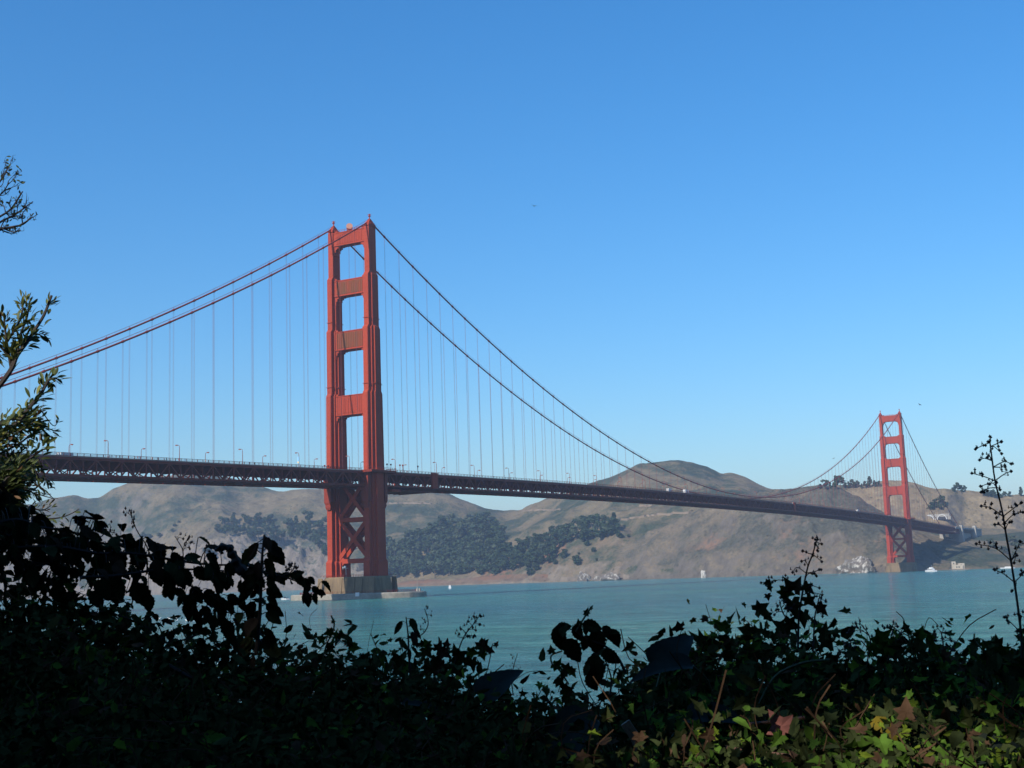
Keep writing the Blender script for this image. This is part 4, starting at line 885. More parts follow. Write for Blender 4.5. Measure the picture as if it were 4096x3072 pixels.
cane('bramble_cane', 'dark bramble cane with leaves hanging thick over the left water gap', 'bramble', Z([(500, 480), (700, 470), (850, 450), (1000, 430), (1200, 430), (1400, 440), (1500, 460)]), 4.0, 4.2, .056, 26, r0=.006, spread=.05,
     extra=ex([(700, 480, 140, -80), (740, 560, 130, -80), (640, 560, 140, -60), (880, 590, 180, -45), (920, 640, 110, -85), (1060, 450, 130, -70), (1040, 540, 100, -110), (1150, 480, 120, -60), (1250, 460, 120, -40), (1120, 578, 85, -30), (600, 620, 130, -50)], ZL, 1.548, 4.1))
cane('bramble_cane', 'bramble cane tip reaching right to the concrete pier of near tower', 'bramble', Z([(1400, 440), (1560, 440), (1700, 462), (1800, 490), (1880, 520), (1940, 550), (1990, 575)]), 4.2, 4.3, .036, 26, r0=.004, spread=.03,
     extra=ex([(1680, 470, 110, -30), (1740, 490, 90, -60), (1770, 470, 80, 30), (1840, 460, 90, 25), (1860, 500, 80, -60), (1900, 520, 85, -50), (1930, 500, 60, -50), (1960, 560, 70, -45), (1990, 575, 60, -25)], ZL, 1.548, 4.25))
cane('bramble_cane', 'lower bramble cane drooping in front of the water left of the upright stalk', 'bramble', Z([(1010, 520), (1120, 500), (1220, 560), (1300, 640), (1380, 690), (1480, 700), (1560, 690)]), 4.2, 4.2, .06, 34, r0=.004, spread=.05,
     extra=ex([(1220, 590, 120, -60), (1300, 610, 120, -75), (1370, 665, 130, -80), (1260, 690, 90, 190), (1310, 745, 120, -40), (1390, 760, 90, -20), (1450, 620, 100, -40), (1500, 650, 90, -80)], ZL, 1.548, 4.2))
cane('bramble_cane', 'low bramble spray at bottom edge of left water gap', 'bramble', Z([(620, 690), (720, 710), (830, 750), (930, 800), (1010, 860), (1060, 920)]), 4.3, 4.4, .045, 26, r0=.004, spread=.05)
cane('bramble_cane', 'thin bramble runner slanting up to the upright leafy stalk', 'bramble', Z([(1100, 880), (1180, 850), (1300, 812), (1400, 780), (1480, 745), (1570, 700)]), 4.4, 4.3, .05, 14, r0=.003, spread=.04)
for i, (pts, lab) in enumerate((([(-150, 120), (-20, 190), (120, 250), (260, 330), (420, 420)], 'dark bramble cane slanting down from the bush into the left bank'), ([(-100, 330), (100, 370), (300, 400), (520, 440), (700, 520)], 'dark bramble cane crossing low along the left bank top'), ([(150, 430), (330, 380), (480, 300), (640, 300), (760, 340)], 'bowed dark bramble cane in the thick of the left brambles'), ([(-150, 30), (-60, 90), (60, 110), (150, 180), (210, 260)], 'short leafy bramble cane hanging under the bush'))):
    cane('bramble_cane', lab, 'bramble', Z(pts), 4.2, 4.35, .056, 44, r0=.005, spread=.09, droop=1.0)
# thick curled dead cane end
P = [at(*ZL(q), 4.0) for q in ((1510, 450), (1470, 400), (1455, 360), (1430, 325), (1420, 300), (1380, 292), (1352, 300), (1345, 292))]
mb = MB(); C = curve(P); mb.tube(C, list(np.linspace(.016, .009, len(C))+.003*np.sin(np.arange(len(C))*1.3)), 7); tag(mb.build('dead_stalk', STM), 'thick dark curled dead stalk hooking over to the left above the brambles', 'stalk')
def stalk(name, lab, pts, D, size, n, r0=.005, droop=1.0, extra=(), mats=BRM, wid=.36):
    P = [P3(q, D) for q in pts]; C = curve(P); e = empty(name, P[0], lab, 'wild plant'); inv = -P[0]
    mb = MB(); mb.tube([c+inv for c in C], list(np.linspace(r0, r0*.45, len(C))), 6); lf = MB()
    for i in range(n):
        t = (i+.5)/n*(len(C)-1); j = min(int(t), len(C)-2); c = C[j]+(C[j+1]-C[j])*(t-j); s_ = 1 if i % 2 else -1
        o = nrm(VR*s_+rv(.45)+np.array([0, 0, .25])); q = c+o*size*.35; mb.tube([c+inv, q+inv], r0*.25, 3)
        sz = size*rf.uniform(.7, 1.2); leaf(lf, q+inv, nrm(o*.6+np.array([0, 0, -droop])+rv(.2)), nrm(-fa+o*.5+rv(.3)), sz, sz*wid*rf.uniform(.8, 1.3), 'ovate', rf.choice((0, 0, 1)) % len(mats), .3, rf.uniform(-.3, .5), 8, .08)
    mb.build('stem', STM, e); lf.build('foliage', list(mats), e); return e
stalk('leafy_stalk', 'tall upright dark stalk with drooping leaves rising above brambles left of the pier', [ZL((1585, 960)), ZL((1600, 820)), ZL((1612, 640)), ZL((1618, 480)), ZL((1625, 330)), ZL((1637, 215))], 4.15, .062, 36, .007, .9, wid=.5)
stalk('leafy_stalk', 'small stalk with wilted hanging leaves at centre left of the bank', [ZC((540, 640)), ZC((530, 500)), ZC((525, 380)), ZC((512, 265))], 4.4, .05, 14, .004)
cane('bramble_cane', 'large leaved dark bramble sprig standing against the water in the centre', 'bramble', [ZC(q) for q in ((1900, 620), (1850, 520), (1770, 450), (1650, 400), (1560, 345), (1500, 340))], 3.6, 3.6, .035, 6, r0=.004, spread=.03,
     extra=ex([(1480, 400, 150, -75), (1570, 480, 170, -60), (1600, 370, 110, -60), (1510, 330, 100, 10), (1690, 325, 130, -12), (1650, 345, 80, -80), (1720, 430, 170, -85), (1645, 430, 100, 250), (1790, 370, 110, -60), (1835, 400, 120, -75)], ZC, 1.58, 3.6))
cane('bramble_cane', 'second dark bramble sprig with broad hanging leaves below the central one', 'bramble', [ZC(q) for q in ((1800, 760), (1810, 660), (1780, 560), (1745, 480))], 3.55, 3.6, .04, 6, r0=.003, spread=.03,
     extra=ex([(1710, 600, 190, -85), (1690, 680, 120, -60), (1810, 520, 130, -40), (1840, 560, 100, -80), (1650, 600, 80, 240)], ZC, 1.58, 3.55))
# slender seed-head plants
def seedhead(lab, stem, branches, D, r0=.003, pod=.006, leaves=(), name='seed_stalk'):
    P = [P3(q, D) for q in stem]; C = curve(P); e = empty(name, P[-1], lab, 'wild plant'); inv = -P[-1]
    mb = MB(); mb.tube([c+inv for c in C], list(np.linspace(r0*.5, r0, len(C))), 6)
    for a, b in branches:
        pd = MB()
        A, B = P3(a, D), P3(b, D); B = B+fa*rf.uniform(-.05, .05); j = min(range(len(C)), key=lambda q: np.linalg.norm(C[q]-A)); A = C[j]
        m_ = (A+B)/2+np.array([0, 0, .006])+rv(.004); cc = curve([A, m_, B], 5); pd.tube([c+inv for c in cc], list(np.linspace(r0*.42, r0*.26, len(cc))), 4)
        Lb = np.linalg.norm(B-A); nn = max(3, int(Lb/.011))
        for k in range(nn):
            t = .4+.6*(k+rf.random())/nn; c = cc[min(int(t*(len(cc)-1)), len(cc)-1)]; q = c+nrm(rv()+np.array([0, 0, .5]))*rf.uniform(.006, .016)
            pd.tube([c+inv, q+inv], r0*.18, 3); pd.ball(q+inv, pod*rf.uniform(.5, .95)); pd.ball(q+inv+np.array([0, 0, pod*.8]), pod*.35)
        pd.ball(B+inv, pod); pd.build('seed_head', POD, e)
    mb.build('stem', STM, e)
    if leaves:
        lf = MB()
        for (u, v, L, ang) in leaves:
            c = at(u, v, D); d = math.cos(R(ang))*VR+math.sin(R(ang))*np.array([0, 0, 1]); Lm = L*D/FPX; ivy(lf, c-d*Lm*.4+inv, d, nrm(-fa+rv(.3)), Lm, rf.choice((0, 0, 3, 1)), .3)
            j = min(range(len(C)), key=lambda q: np.linalg.norm(C[q]-c)); mb2 = None
        lf.build('foliage', LM_, e)
    return e
F_ = lambda L_: [(ZF(a), ZF(b)) for a, b in L_]
seedhead('tall slender seed stalk rising alone in front of the far hills at right', [ZF(q) for q in ((428, 92), (442, 200), (465, 370), (510, 560), (540, 740), (570, 900), (600, 1090), (622, 1250), (640, 1420), (645, 1600))],
         F_([((430, 130), (370, 150)), ((430, 140), (475, 120)), ((430, 120), (405, 115)), ((432, 150), (528, 185)), ((445, 235), (372, 230)), ((445, 245), (415, 215)), ((458, 290), (500, 285)), ((460, 300), (540, 265)), ((465, 375), (582, 305)), ((465, 380), (345, 312)), ((475, 435), (400, 400)), ((478, 440), (400, 440)), ((480, 440), (497, 430)), ((515, 605), (358, 540)), ((515, 605), (640, 515)), ((515, 600), (500, 580)), ((525, 665), (628, 582)), ((530, 690), (450, 662)), ((532, 690), (602, 640)), ((560, 890), (348, 788)), ((575, 895), (652, 770)), ((570, 900), (600, 915)), ((592, 1050), (470, 958)), ((597, 1050), (640, 975)), ((600, 1090), (615, 1100)), ((618, 1380), (490, 1272)), ((612, 1320), (592, 1252)), ((625, 1390), (650, 1400))]), 4.2, .0042, .0058)
R_ = lambda L_: [(ZR(a), ZR(b)) for a, b in L_]
seedhead('seed stalk wrapped in ivy leaves standing below the far cliffs', [ZR(q) for q in ((985, 240), (962, 320), (935, 390), (915, 480), (895, 590), (880, 700), (875, 880))],
         R_([((975, 265), (1012, 300)), ((980, 245), (965, 235)), ((970, 290), (1018, 260)), ((960, 325), (903, 300)), ((950, 345), (1012, 365)), ((938, 385), (895, 362)), ((925, 435), (855, 428)), ((928, 430), (1012, 412)), ((920, 462), (985, 450)), ((910, 505), (672, 490)), ((905, 520), (985, 520)), ((900, 560), (1010, 560))]), 4.0, .0036, .0052,
         [(*ZR(q), s/1.4786, a) for q, s, a in (((820, 500), 90, 120), ((870, 500), 95, 60), ((800, 560), 90, -100), ((850, 640), 110, -80), ((950, 600), 80, -50), ((940, 530), 80, -40), ((1020, 650), 85, -50), ((910, 705), 100, -90), ((690, 670), 60, 100), ((690, 490), 45, 200), ((710, 525), 40, -70), ((698, 575), 40, -80), ((780, 550), 60, 160), ((840, 740), 100, -20), ((1035, 770), 95, 80), ((1055, 850), 90, -60), ((760, 740), 90, 140), ((640, 780), 80, 20), ((560, 770), 80, 160), ((420, 740), 90, 150), ((300, 810), 90, 100))])
seedhead('short seed stalk leaning beside the ivy wrapped one', [ZR(q) for q in ((1005, 560), (990, 620), (975, 690), (968, 820), (965, 900))], R_([((995, 590), (1020, 600)), ((985, 640), (960, 610)), ((980, 670), (1025, 690)), ((975, 700), (930, 740)), ((972, 740), (1000, 735))]), 4.0, .003, .005)
seedhead('small branching seed head left of the ivy wrapped stalk', [ZR(q) for q in ((768, 608), (780, 650), (800, 690), (850, 740), (870, 800))], R_([((770, 615), (745, 625)), ((772, 620), (800, 600)), ((785, 660), (745, 680)), ((790, 670), (820, 640)), ((800, 690), (830, 680)), ((775, 640), (810, 655))]), 4.0, .0028, .0055)
seedhead('low curved seed head on the right bank left of the heart shaped leaf', [ZR(q) for q in ((1250, 740), (1290, 790), (1305, 850), (1290, 930), (1280, 1000))], R_([((1290, 790), (1160, 785)), ((1295, 800), (1210, 750)), ((1285, 770), (1240, 735)), ((1290, 920), (1165, 860)), ((1300, 840), (1330, 800)), ((1302, 850), (1200, 865))]), 4.2, .003, .0055)
seedhead('seed head beside the heart shaped leaf on the right bank', [ZR(q) for q in ((1450, 745), (1430, 790), (1420, 850), (1410, 950))], R_([((1440, 765), (1475, 750)), ((1440, 770), (1405, 760)), ((1430, 800), (1478, 790)), ((1425, 830), (1500, 830)), ((1425, 840), (1395, 810))]), 4.2, .003, .0055)
seedhead('seed head third along the right bank before the tall stalk', [ZR(q) for q in ((1720, 775), (1730, 820), (1735, 870), (1740, 960))], R_([((1722, 785), (1680, 775)), ((1725, 800), (1775, 790)), ((1730, 830), (1690, 830)), ((1732, 840), (1782, 840)), ((1735, 880), (1700, 870)), ((1735, 870), (1770, 885))]), 4.2, .003, .0055)
seedhead('thin twig with dry buds poking up left of the brambles', [ZL(q) for q in ((808, 80), (830, 150), (860, 210), (900, 270), (930, 340))], [(ZL(a), ZL(b)) for a, b in (((812, 90), (790, 95)), ((815, 100), (825, 82)), ((825, 140), (798, 135)), ((835, 160), (810, 165)))], 4.2, .0022, .0055)
seedhead('forked twig with dry buds above the brambles, left hillside behind', [ZL(q) for q in ((1082, 222), (1105, 260), (1130, 305), (1135, 360))], [(ZL(a), ZL(b)) for a, b in (((1090, 235), (1115, 238)), ((1130, 310), (1190, 232)), ((1135, 320), (1185, 260)), ((1130, 300), (1165, 302)))], 4.2, .0022, .0055)
seedhead('leaning twig with dry buds just left of the curled dead stalk', [ZL(q) for q in ((1282, 270), (1270, 310), (1250, 350), (1235, 400))], [(ZL(a), ZL(b)) for a, b in (((1280, 280), (1297, 285)), ((1275, 295), (1262, 300)), ((1265, 320), (1290, 318)))], 4.2, .0022, .0055)
seedhead('dry bud cluster on twig above the cane tip by the pier', [ZL(q) for q in ((1835, 405), (1815, 430), (1790, 455), (1740, 470))], [(ZL(a), ZL(b)) for a, b in (((1825, 415), (1800, 400)), ((1820, 425), (1845, 420)), ((1810, 435), (1770, 430)), ((1800, 445), (1835, 445)), ((1785, 455), (1765, 435)))], 4.25, .0025, .0062)
seedhead('small bare twig above leftmost bramble leaves', [ZL(q) for q in ((690, 165), (670, 200), (640, 215), (610, 245))], [(ZL(a), ZL(b)) for a, b in (((685, 175), (665, 170)), ((680, 185), (708, 190)), ((670, 200), (700, 210)), ((650, 210), (640, 190)))], 4.2, .0022, .0045)
seedhead('leaning seed head on the bank at centre left', [ZC(q) for q in ((975, 260), (930, 320), (890, 370), (860, 430), (830, 520), (800, 620))], [(ZC(a), ZC(b)) for a, b in (((970, 265), (985, 262)), ((950, 290), (940, 262)), ((945, 300), (978, 315)), ((930, 320), (905, 292)), ((915, 340), (952, 350)), ((895, 370), (860, 340)), ((885, 380), (942, 385)), ((870, 410), (935, 395)), ((875, 400), (850, 370)))], 4.2, .0028, .0055,
         [(*ZC(q), s/1.58, a) for q, s, a in (((640, 430), 60, 120), ((650, 490), 80, -60), ((720, 450), 70, 60), ((760, 500), 90, -30), ((820, 470), 70, 100), ((860, 500), 90, 20), ((700, 560), 100, -90), ((770, 430), 60, 80), ((940, 490), 80, -10), ((990, 440), 80, 60), ((1010, 460), 90, -30), ((1000, 510), 60, -80), ((1050, 480), 50, -20), ((890, 550), 70, -90), ((935, 570), 90, -85), ((1085, 435), 40, 60), ((740, 610), 110, -60), ((830, 600), 110, -50), ((660, 600), 90, -100))])
seedhead('thin curly twig with tiny leaves at centre left against water', [ZC(q) for q in ((628, 212), (645, 260), (652, 310), (630, 360), (580, 400), (545, 450))], [(ZC(a), ZC(b)) for a, b in (((630, 220), (645, 210)), ((648, 262), (670, 258)), ((650, 300), (630, 300)), ((640, 345), (608, 342)))], 4.4, .002, .004)
seedhead('thin bare twig rising from the central dip of the bank', [ZC(q) for q in ((1218, 495), (1200, 550), (1185, 610), (1180, 680), (1190, 760))], [(ZC(a), ZC(b)) for a, b in (((1205, 540), (1185, 520)), ((1195, 580), (1225, 590)), ((1188, 610), (1150, 600)), ((1183, 640), (1150, 630)), ((1182, 660), (1210, 650)))], 4.3, .0018, .003)
# green sprigs of ivy standing above the crest
def sprig(lab, pts, leaves, D, mats=LM_, stem=STG, r0=.0025, pick=(0, 1)):
    P = [P3(q, D) for q in pts]; C = curve(P); e = empty('ivy_sprig', P[0], lab, 'ivy sprig'); inv = -P[0]; mb = MB(); mb.tube([c+inv for c in C], r0, 5); lf = MB()
    for (u, v, L, ang) in leaves:
        c = at(u, v, D); d = math.cos(R(ang))*VR+math.sin(R(ang))*np.array([0, 0, 1]); Lm = L*D/FPX; ivy(lf, c-d*Lm*.4+inv, d, nrm(-fa+rv(.35)), Lm, rf.choice(pick), .3)
        j = min(range(len(C)), key=lambda q: np.linalg.norm(C[q]-c)); mb.tube([C[j]+inv, c-d*Lm*.4+inv], r0*.5, 3)
    mb.build('stem', stem, e); lf.build('foliage', mats, e)
q_ = lambda zf, k, L_: [(*zf((x, y)), s/k, a) for x, y, s, a in L_]
sprig('ivy sprig with three small leaves standing left of the pier reflection', [ZC((-20, 560)), ZC((10, 440)), ZC((45, 370)), ZC((58, 310)), ZC((38, 255))], q_(ZC, 1.58, [(20, 365, 65, 200), (72, 370, 60, 80), (105, 385, 55, -10), (55, 290, 30, 80), (150, 430, 50, 130), (190, 460, 70, -5), (-30, 400, 60, 160), (40, 440, 60, 60)]), 4.3)
sprig('thin pale sprig pointing up above the central bramble leaves', [ZC((1585, 360)), ZC((1620, 300)), ZC((1655, 245)), ZC((1690, 195))], q_(ZC, 1.58, [(1605, 305, 55, 100), (1655, 230, 50, 70), (1685, 205, 30, 60), (1620, 310, 40, 0)]), 3.6)
sprig('ivy trail hanging at left side of the central bramble leaves', [ZC((1500, 480)), ZC((1430, 510)), ZC((1440, 570)), ZC((1480, 600)), ZC((1540, 690))], q_(ZC, 1.58, [(1430, 470, 50, 100), (1480, 550, 55, 60), (1470, 580, 70, -30), (1540, 600, 90, -10), (1565, 620, 70, -50), (1500, 640, 60, -100), (1490, 680, 70, -40), (1530, 720, 80, 0)]), 3.7)
sprig('ivy shoot with upright leaves at the right bank between seed heads', [ZR((1560, 930)), ZR((1540, 850)), ZR((1525, 790)), ZR((1500, 735))], q_(ZR, 1.4786, [(1510, 745, 55, 110), (1525, 780, 45, 170), (1600, 780, 70, 60), (1575, 795, 50, 160), (1590, 850, 110, 80), (1670, 860, 110, 90), (1380, 810, 120, 40), (1370, 880, 110, -40), (1440, 870, 100, -10), (1470, 890, 90, 20)]), 4.1, pick=(0, 1, 1))
sprig('ivy shoots curling above the crest near the right edge', [ZR((2010, 960)), ZR((1960, 880)), ZR((1920, 830)), ZR((1918, 790))], q_(ZR, 1.4786, [(1905, 835, 45, 170), (1985, 850, 60, 30), (1890, 900, 75, 100), (2010, 910, 100, 50), (2090, 890, 90, 20), (2140, 940, 110, -10), (2060, 930, 90, 100), (2190, 990, 110, -40), (1950, 940, 80, 120)]), 4.1, pick=(0, 1, 1))
# big smooth leaves
def broad(lab, u, v, L, W, ang, tilt, D):
    c = at(u, v, D); d = math.cos(R(ang))*VR+math.sin(R(ang))*np.array([0, 0, 1])+fa*tilt; Lm = L*D/FPX; mb = MB()
    leaf(mb, (0, 0, 0), d, nrm(np.array([0, 0, 1])-fa*.55), Lm, W*D/FPX, 'heart', 0, .35, .9, 18, .025); e = empty('broad_leaf_plant', c-nrm(d)*Lm*.5, lab, 'wild plant')
    mb.build('leaf_blade', BIG, e, True); st = MB(); st.tube(curve([(0, 0, 0), tuple(-nrm(d)*.05+np.array([0, 0, -.06])), tuple(-nrm(d)*.07+np.array([0, 0, -.3]))]), .004, 6); st.build('leaf_stalk', STG, e)
broad('big rounded dark leaf standing at the crest right of the central dip', 2690, 2590, 200, 170, 60, .2, 3.7)
broad('broad bluish leaf lying flat just below the big rounded crest leaf', 2660, 2645, 230, 120, 170, -.2, 3.6)
broad('large grey green leaf curving down at the bottom centre of the bank', 2250, 2960, 320, 210, 215, -.35, 3.0)
broad('dull grey leaf under the right ivy, left of the reddish leaf', 2860, 2840, 240, 150, 20, -.3, 3.2)
broad('pointed black leaf rising at the central dip of the bank', 1990, 2720, 190, 150, 55, .15, 3.9)
broad('small bluish leaf catching sky light low at centre left', 1690, 2800, 170, 60, 10, -.2, 3.6)
broad('greyish rounded leaf in the bottom right corner', 3980, 2990, 230, 190, 30, -.5, 2.9)
# brown and pink canes lying on the ivy
for i, (pts, D, r0, lab) in enumerate((([(2900, 2990), (3010, 3005), (3120, 3020), (3240, 3030)], 2.9, .005, 'reddish cane lying level across the bottom right ivy'), ([(2500, 2890), (2540, 2950), (2560, 3000), (2600, 3060)], 2.9, .012, 'pale brown broken stick slanting down at the bottom right of centre'), ([(3030, 2830), (3070, 2750), (3120, 2690), (3220, 2650), (3320, 2640)], 3.4, .0035, 'pale green tendril arching over the right ivy'), ([(670, 2660), (720, 2690), (770, 2715)], 3.8, .007, 'grey stick poking through the dark ivy on the left'), ([(2980, 2900), (3060, 2890), (3150, 2880), (3220, 2870)], 3.0, .004, 'pinkish stem crossing behind the reddish leaf'))):
    mb = MB(); mb.tube(curve([at(u, v, D) for u, v in pts]), r0, 6); tag(mb.build('fallen_cane', (STR, plain('pale_stick', (.22, .15, .10), .8, 0, .3, 40), STG, STM, STR)[i]), lab, 'cane')
mb = MB(); ivy(mb, at(3140, 2930, 2.9), np.array([-.3, 0, 1])*1.+VR*-.4, -fa, .058, 4, .35); tag(mb.build('red_leaf', LM_), 'single reddish pink pointed leaf lying on the right ivy', 'leaf')
YL = leaf_mat('yellow_leaf', (.32, .24, .03), .3, .3)
mb = MB(); leaf(mb, at(3480, 2890, 2.9), VR+np.array([0, 0, -.5]), nrm(-fa+np.array([0, 0, .8])), .075, .055, 'ovate', 0, .2, .5, 8, .05); tag(mb.build('yellow_leaf', YL), 'large yellowing leaf lying among the right hand ivy', 'leaf')

# sunlit bush at the left edge
def bush():
    e = empty('bush', at(-330, 2250, 5.6), 'leafy bush at the left edge with sunlit leaf tips', 'bush'); inv = -np.array(e.location)
    wd, lf, tw = MB(), MB(), MB()
    def br(pts, D0, D1, r0, n, size, pal, spread=.03, from_=0.):
        P = [P3(q, D0+(D1-D0)*i/(len(pts)-1)) for i, q in enumerate(pts)]; C = curve(P); wd.tube([c+inv for c in C], list(np.linspace(r0, r0*.4, len(C))), 6)
        for i in range(n):
            t = (from_+(1-from_)*rf.random())*(len(C)-1); j = min(int(t), len(C)-2); c = C[j]+(C[j+1]-C[j])*(t-j); tg = nrm(C[j+1]-C[j])
            o = nrm(rv()); o = nrm(o-tg*np.dot(o, tg)*.6); q = c+o*spread*rf.random(); sz = size*rf.uniform(.6, 1.2)
            leaf(lf, q+inv, nrm(o*.7+tg*.9+rv(.25)), nrm(np.array([0, 0, 1])+rv(.5)), sz, sz*rf.uniform(.28, .38), 'ellip', rf.choices((0, 1, 2), pal)[0], .3, rf.uniform(-.2, .5), 5)
    Z7 = lambda q: (q[0]/1.106, q[1]/1.106+500)
    g = lambda *L_: [Z7(q) for q in L_]
    A, Bp = (70, 28, 2), (40, 58, 2)
    br(g((-260, 1500), (-120, 1300), (0, 1150), (50, 1080), (75, 1020), (120, 960), (155, 905), (195, 840), (228, 755)), 5.8, 6.0, .014, 70, .042, A, .03, .45)
    br(g((75, 1020), (90, 930), (120, 850), (130, 780)), 6, 6, .007, 55, .044, Bp, .035)
    br(g((50, 1080), (30, 960), (20, 880), (18, 850)), 5.9, 5.9, .007, 55, .044, Bp, .035)
    br(g((30, 960), (80, 880), (100, 820), (100, 775)), 5.9, 6, .006, 48, .05, Bp, .03)
    br(g((60, 1050), (20, 1000), (-30, 950), (-60, 900)), 5.9, 5.9, .007, 50, .044, A, .04)
    br(g((120, 960), (170, 925), (215, 930)), 6, 6, .004, 22, .045, A, .02)
    br(g((-200, 1500), (-60, 1380), (60, 1330), (130, 1250), (180, 1190), (215, 1130), (250, 1120)), 5.7, 5.9, .012, 80, .048, A, .03, .4)
    br(g((60, 1330), (130, 1300), (190, 1350), (230, 1385)), 5.8, 5.9, .007, 55, .05, A, .03)
    br(g((180, 1260), (235, 1330), (262, 1305)), 5.9, 5.9, .003, 4, .03, A, .01)
    for k in range(26):                                    # dense lower body
        x, y = rf.uniform(-90, 130), rf.uniform(1300, 1620); dx = rf.uniform(20, 80)
        br(g((-200, 1560), (x-60, y+40), (x, y), (x+dx, y-rf.uniform(-20, 60))), 5.6+rf.uniform(-.2, .2), 5.7+rf.uniform(-.3, .3), .006, 46, .045, (70, 24, 6), .05, .35)
    Z3 = lambda q: (q[0]/1.7015, q[1]/1.7015+1700)
    h = lambda *L_: [Z3(q) for q in L_]
    for pts in (((150, 330), (240, 400), (300, 440), (368, 505)), ((100, 380), (200, 450), (290, 480), (360, 500)), ((260, 230), (285, 300), (310, 360), (325, 420)), ((60, 420), (120, 520), (200, 560), (240, 580)), ((200, 560), (290, 580), (350, 545)), ((210, 250), (250, 330), (260, 370)), ((230, 640), (380, 635), (470, 610), (540, 572)), ((40, 480), (60, 560), (100, 590), (200, 600))):
        br(h(*pts), 5.6, 5.6, .004, 22, .028, (85, 5, 10), .025)
    for k in range(26):
        x, y = rf.uniform(-80, 120), rf.uniform(330, 700)
        br(h((-120, 700), (x-70, y+30), (x, y), (x+rf.uniform(10, 110), y+rf.uniform(-40, 40))), 5.3, 5.4, .007, 40, .045, (88, 4, 8), .05, .3)
    wd.build('branch', STM, e); lf.build('foliage', BSH, e)
bush()
# bare tree whose twigs enter at the upper left
def bare_tree():
    e = empty('bare_tree', at(-900, 2300, 8.5), 'nearly leafless tree whose thin twigs enter at the upper left edge', 'tree'); inv = -np.array(e.location); wd, lf = MB(), MB()
    Z7 = lambda q: (q[0]/1.106, q[1]/1.106+500)
    def tw(pts, r0, depth):
        P = [at(*Z7(q), 8.5+rf.uniform(-.1, .1)) if not hasattr(q, 'shape') else q for q in pts]; C = curve(P); wd.tube([c+inv for c in C], list(np.linspace(r0, r0*.45, len(C))), 5)
        if depth:
            for i in range(6):
                j = rf.randrange(len(C)//3, len(C)-1); tg = nrm(C[j+1]-C[j]); o = nrm(tg*.8+rv(.45)+np.array([0, 0, .15])); L = min(np.linalg.norm(C[-1]-C[0])*rf.uniform(.12, .3), .13)
                tw([C[j], C[j]+o*L*.5+rv(.01), C[j]+o*L+np.array([0, 0, L*.15])], r0*.4, depth-1)
        elif rf.random() < .5:
            leaf(lf, C[-1]+inv, nrm(rv()), nrm(rv()), .03, .014, 'ellip', 0, .2, .2, 4)
    mb = MB(); wd.tube([at(-900, 2600, 8.5)+inv, at(-880, 1900, 8.5)+inv, at(-760, 1300, 8.5)+inv, at(-640, 900, 8.5)+inv], [.12, .10, .07, .03], 8)
    tw([(-760, 900), (-300, 520), (-60, 480), (0, 462), (60, 450), (100, 440), (140, 408)], .011, 2); tw([(-300, 520), (-40, 420), (0, 405), (50, 370), (90, 310), (100, 295)], .009, 2)
    tw([(-60, 480), (0, 430), (60, 400), (110, 365), (145, 340)], .008, 2); tw([(-260, 500), (-60, 330), (0, 250), (30, 205)], .008, 2);
    tw([(-200, 470), (-40, 340), (10, 300), (40, 255)], .007, 2); tw([(-100, 500), (-20, 455), (20, 460), (70, 455)], .006, 1)
    wd.build('trunk', STM, e); lf.build('foliage', BSH, e)
bare_tree()
# the row of trees on the slope behind the camera that keeps the bank in shade
GAPS = [(bank(3250, .72), .42, .88), (bank(2720, .85), .22, .75), (bank(3700, .74), .42, .9), (bank(4050, .8), .25, .9), (CAM-ra*1.1+fa*2.9+np.array([0, 0, -.3]), .28, .5), (at(50, 1330, 5.9), .85, .93), (at(60, 1620, 5.8), .7, .85), (at(40, 1860, 5.6), .5, .7)]; gapr = random.Random(5); SUNV = np.array(sd)
def in_gap(c):                                           # thin spots in the crowns that let flecks of sun reach the bank
    for g_, r_, k_ in GAPS:
        d = c-g_
        if np.linalg.norm(d-SUNV*np.dot(d, SUNV)) < r_ and gapr.random() < k_: return True
    return False
def shade_tree(r_, f_, base, H, cw, lab, holes=0., n=9000):
    p = CAM+ra*r_+fa*f_; e = empty('shade_tree', (p[0], p[1], base), lab, 'tree', 'trees on the slope behind the bank'); wd, lf = MB(), MB()
    wd.tube([(0, 0, -1), (.1, 0, H*.4), (.2, .1, H*.85)], [.3, .22, .06], 8)
    lob = [(rf.uniform(-cw, cw), rf.uniform(-cw*.5, cw*.5), rf.uniform(H*.03, H*.92), rf.uniform(.8, 1.5)) for _ in range(32)]
    for x, y, z, q in lob: wd.tube([(.1, 0, z*.6), (x*.6, y*.6, z*.9), (x, y, z)], [.08, .05, .02], 5)
    for k in range(n):
        x, y, z, q = rf.choice(lob); d = nrm(rv())*q*rf.random()**.5; c = np.array([x, y, z])+d; sz = rf.uniform(.22, .42)
        if in_gap(c+np.array([p[0], p[1], base])): continue
        leaf(lf, c, nrm(rv()), nrm(rv()), sz, sz*.6, 'ellip', 0, .2, .3, 3)
    wd.build('trunk', BK, e); lf.build('crown', [BSH[0]], e)
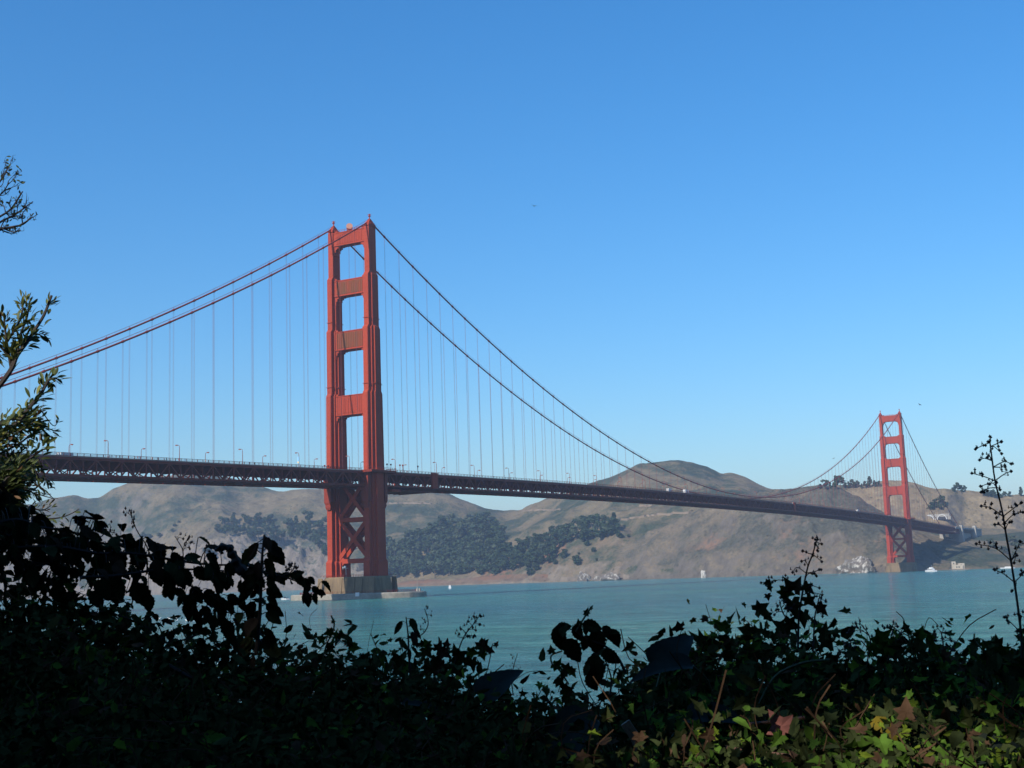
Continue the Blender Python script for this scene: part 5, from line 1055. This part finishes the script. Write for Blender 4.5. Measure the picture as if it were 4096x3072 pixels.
# SHADE
rf.seed(77)
for i, (r_, f_, base, H, cw) in enumerate(((-12.5, -5.2, 6.5, 11.3, 2.6), (-9, -5, 6.5, 11.5, 2.6), (-5.5, -5.6, 6.7, 13, 2.7), (-1.8, -6., 7, 13, 2.6), (2.5, -6, 7, 10, 2.6), (6, -5, 6.7, 10, 2.8), (9.5, -3.5, 6.6, 9, 2.6), (-16, -4, 6.5, 10.5, 2.8), (-7, -9, 9, 11, 3), (1, -10.5, 10.5, 10, 3), (-3.6, -8.6, 8.6, 12, 2.8), (-10.6, -8.4, 8.4, 10, 2.8), (-7.2, -5.4, 6.6, 11.5, 2.4), (-9.5, 0, 6.5, 5.5, 2.0), (9.5, 1.5, 6.5, 7.5, 2.4), (10, 6, 5.8, 7, 2.3))):
    shade_tree(r_, f_, base, H, cw, 'dense dark evergreen tree on the slope behind the viewer')
def overhang():                                          # unseen wide crown, added over path and bank to keep sky light off
    p = CAM+ra*3.5-fa*3.2; e = empty('shade_tree', (p[0], p[1], 6.6), 'unseen spreading tree added so its crown shades the path and bank', 'tree', 'trees on the slope behind the bank'); wd, lf = MB(), MB()
    wd.tube([(0, 0, -.5), (.1, 0, 2.2), (.2, .1, 4.6), (.1, .2, 6.2)], [.34, .26, .2, .08], 9)
    for k in range(90):
        q = ra*rf.uniform(-6.2, 4)+fa*rf.uniform(-.5, 8.6)+np.array([0, 0, rf.uniform(5.0, 7.6)])
        if np.dot(q, ra) < -5.6 and np.dot(q, fa) > 3.2: continue
        c = np.array([.15, .1, rf.uniform(2.6, 5.6)]); wd.tube(curve([c, (c+q)/2+np.array([0, 0, .5]), q]), [.07]+[.05]*3+[.03]*3+[.012]*2, 5)
        for i in range(84):
            d = nrm(rv())*rf.random()**.5*np.array([1.1, 1.1, .55]); sz = rf.uniform(.16, .3)
            if in_gap(q+d+np.array([p[0], p[1], 6.6])): continue
            leaf(lf, q+d, nrm(rv()), nrm(rv(.6)+np.array([0, 0, 1])), sz, sz*.6, 'ellip', 0, .2, .3, 3)
    wd.build('trunk', BK, e); lf.build('crown', [BSH[0]], e)
overhang()
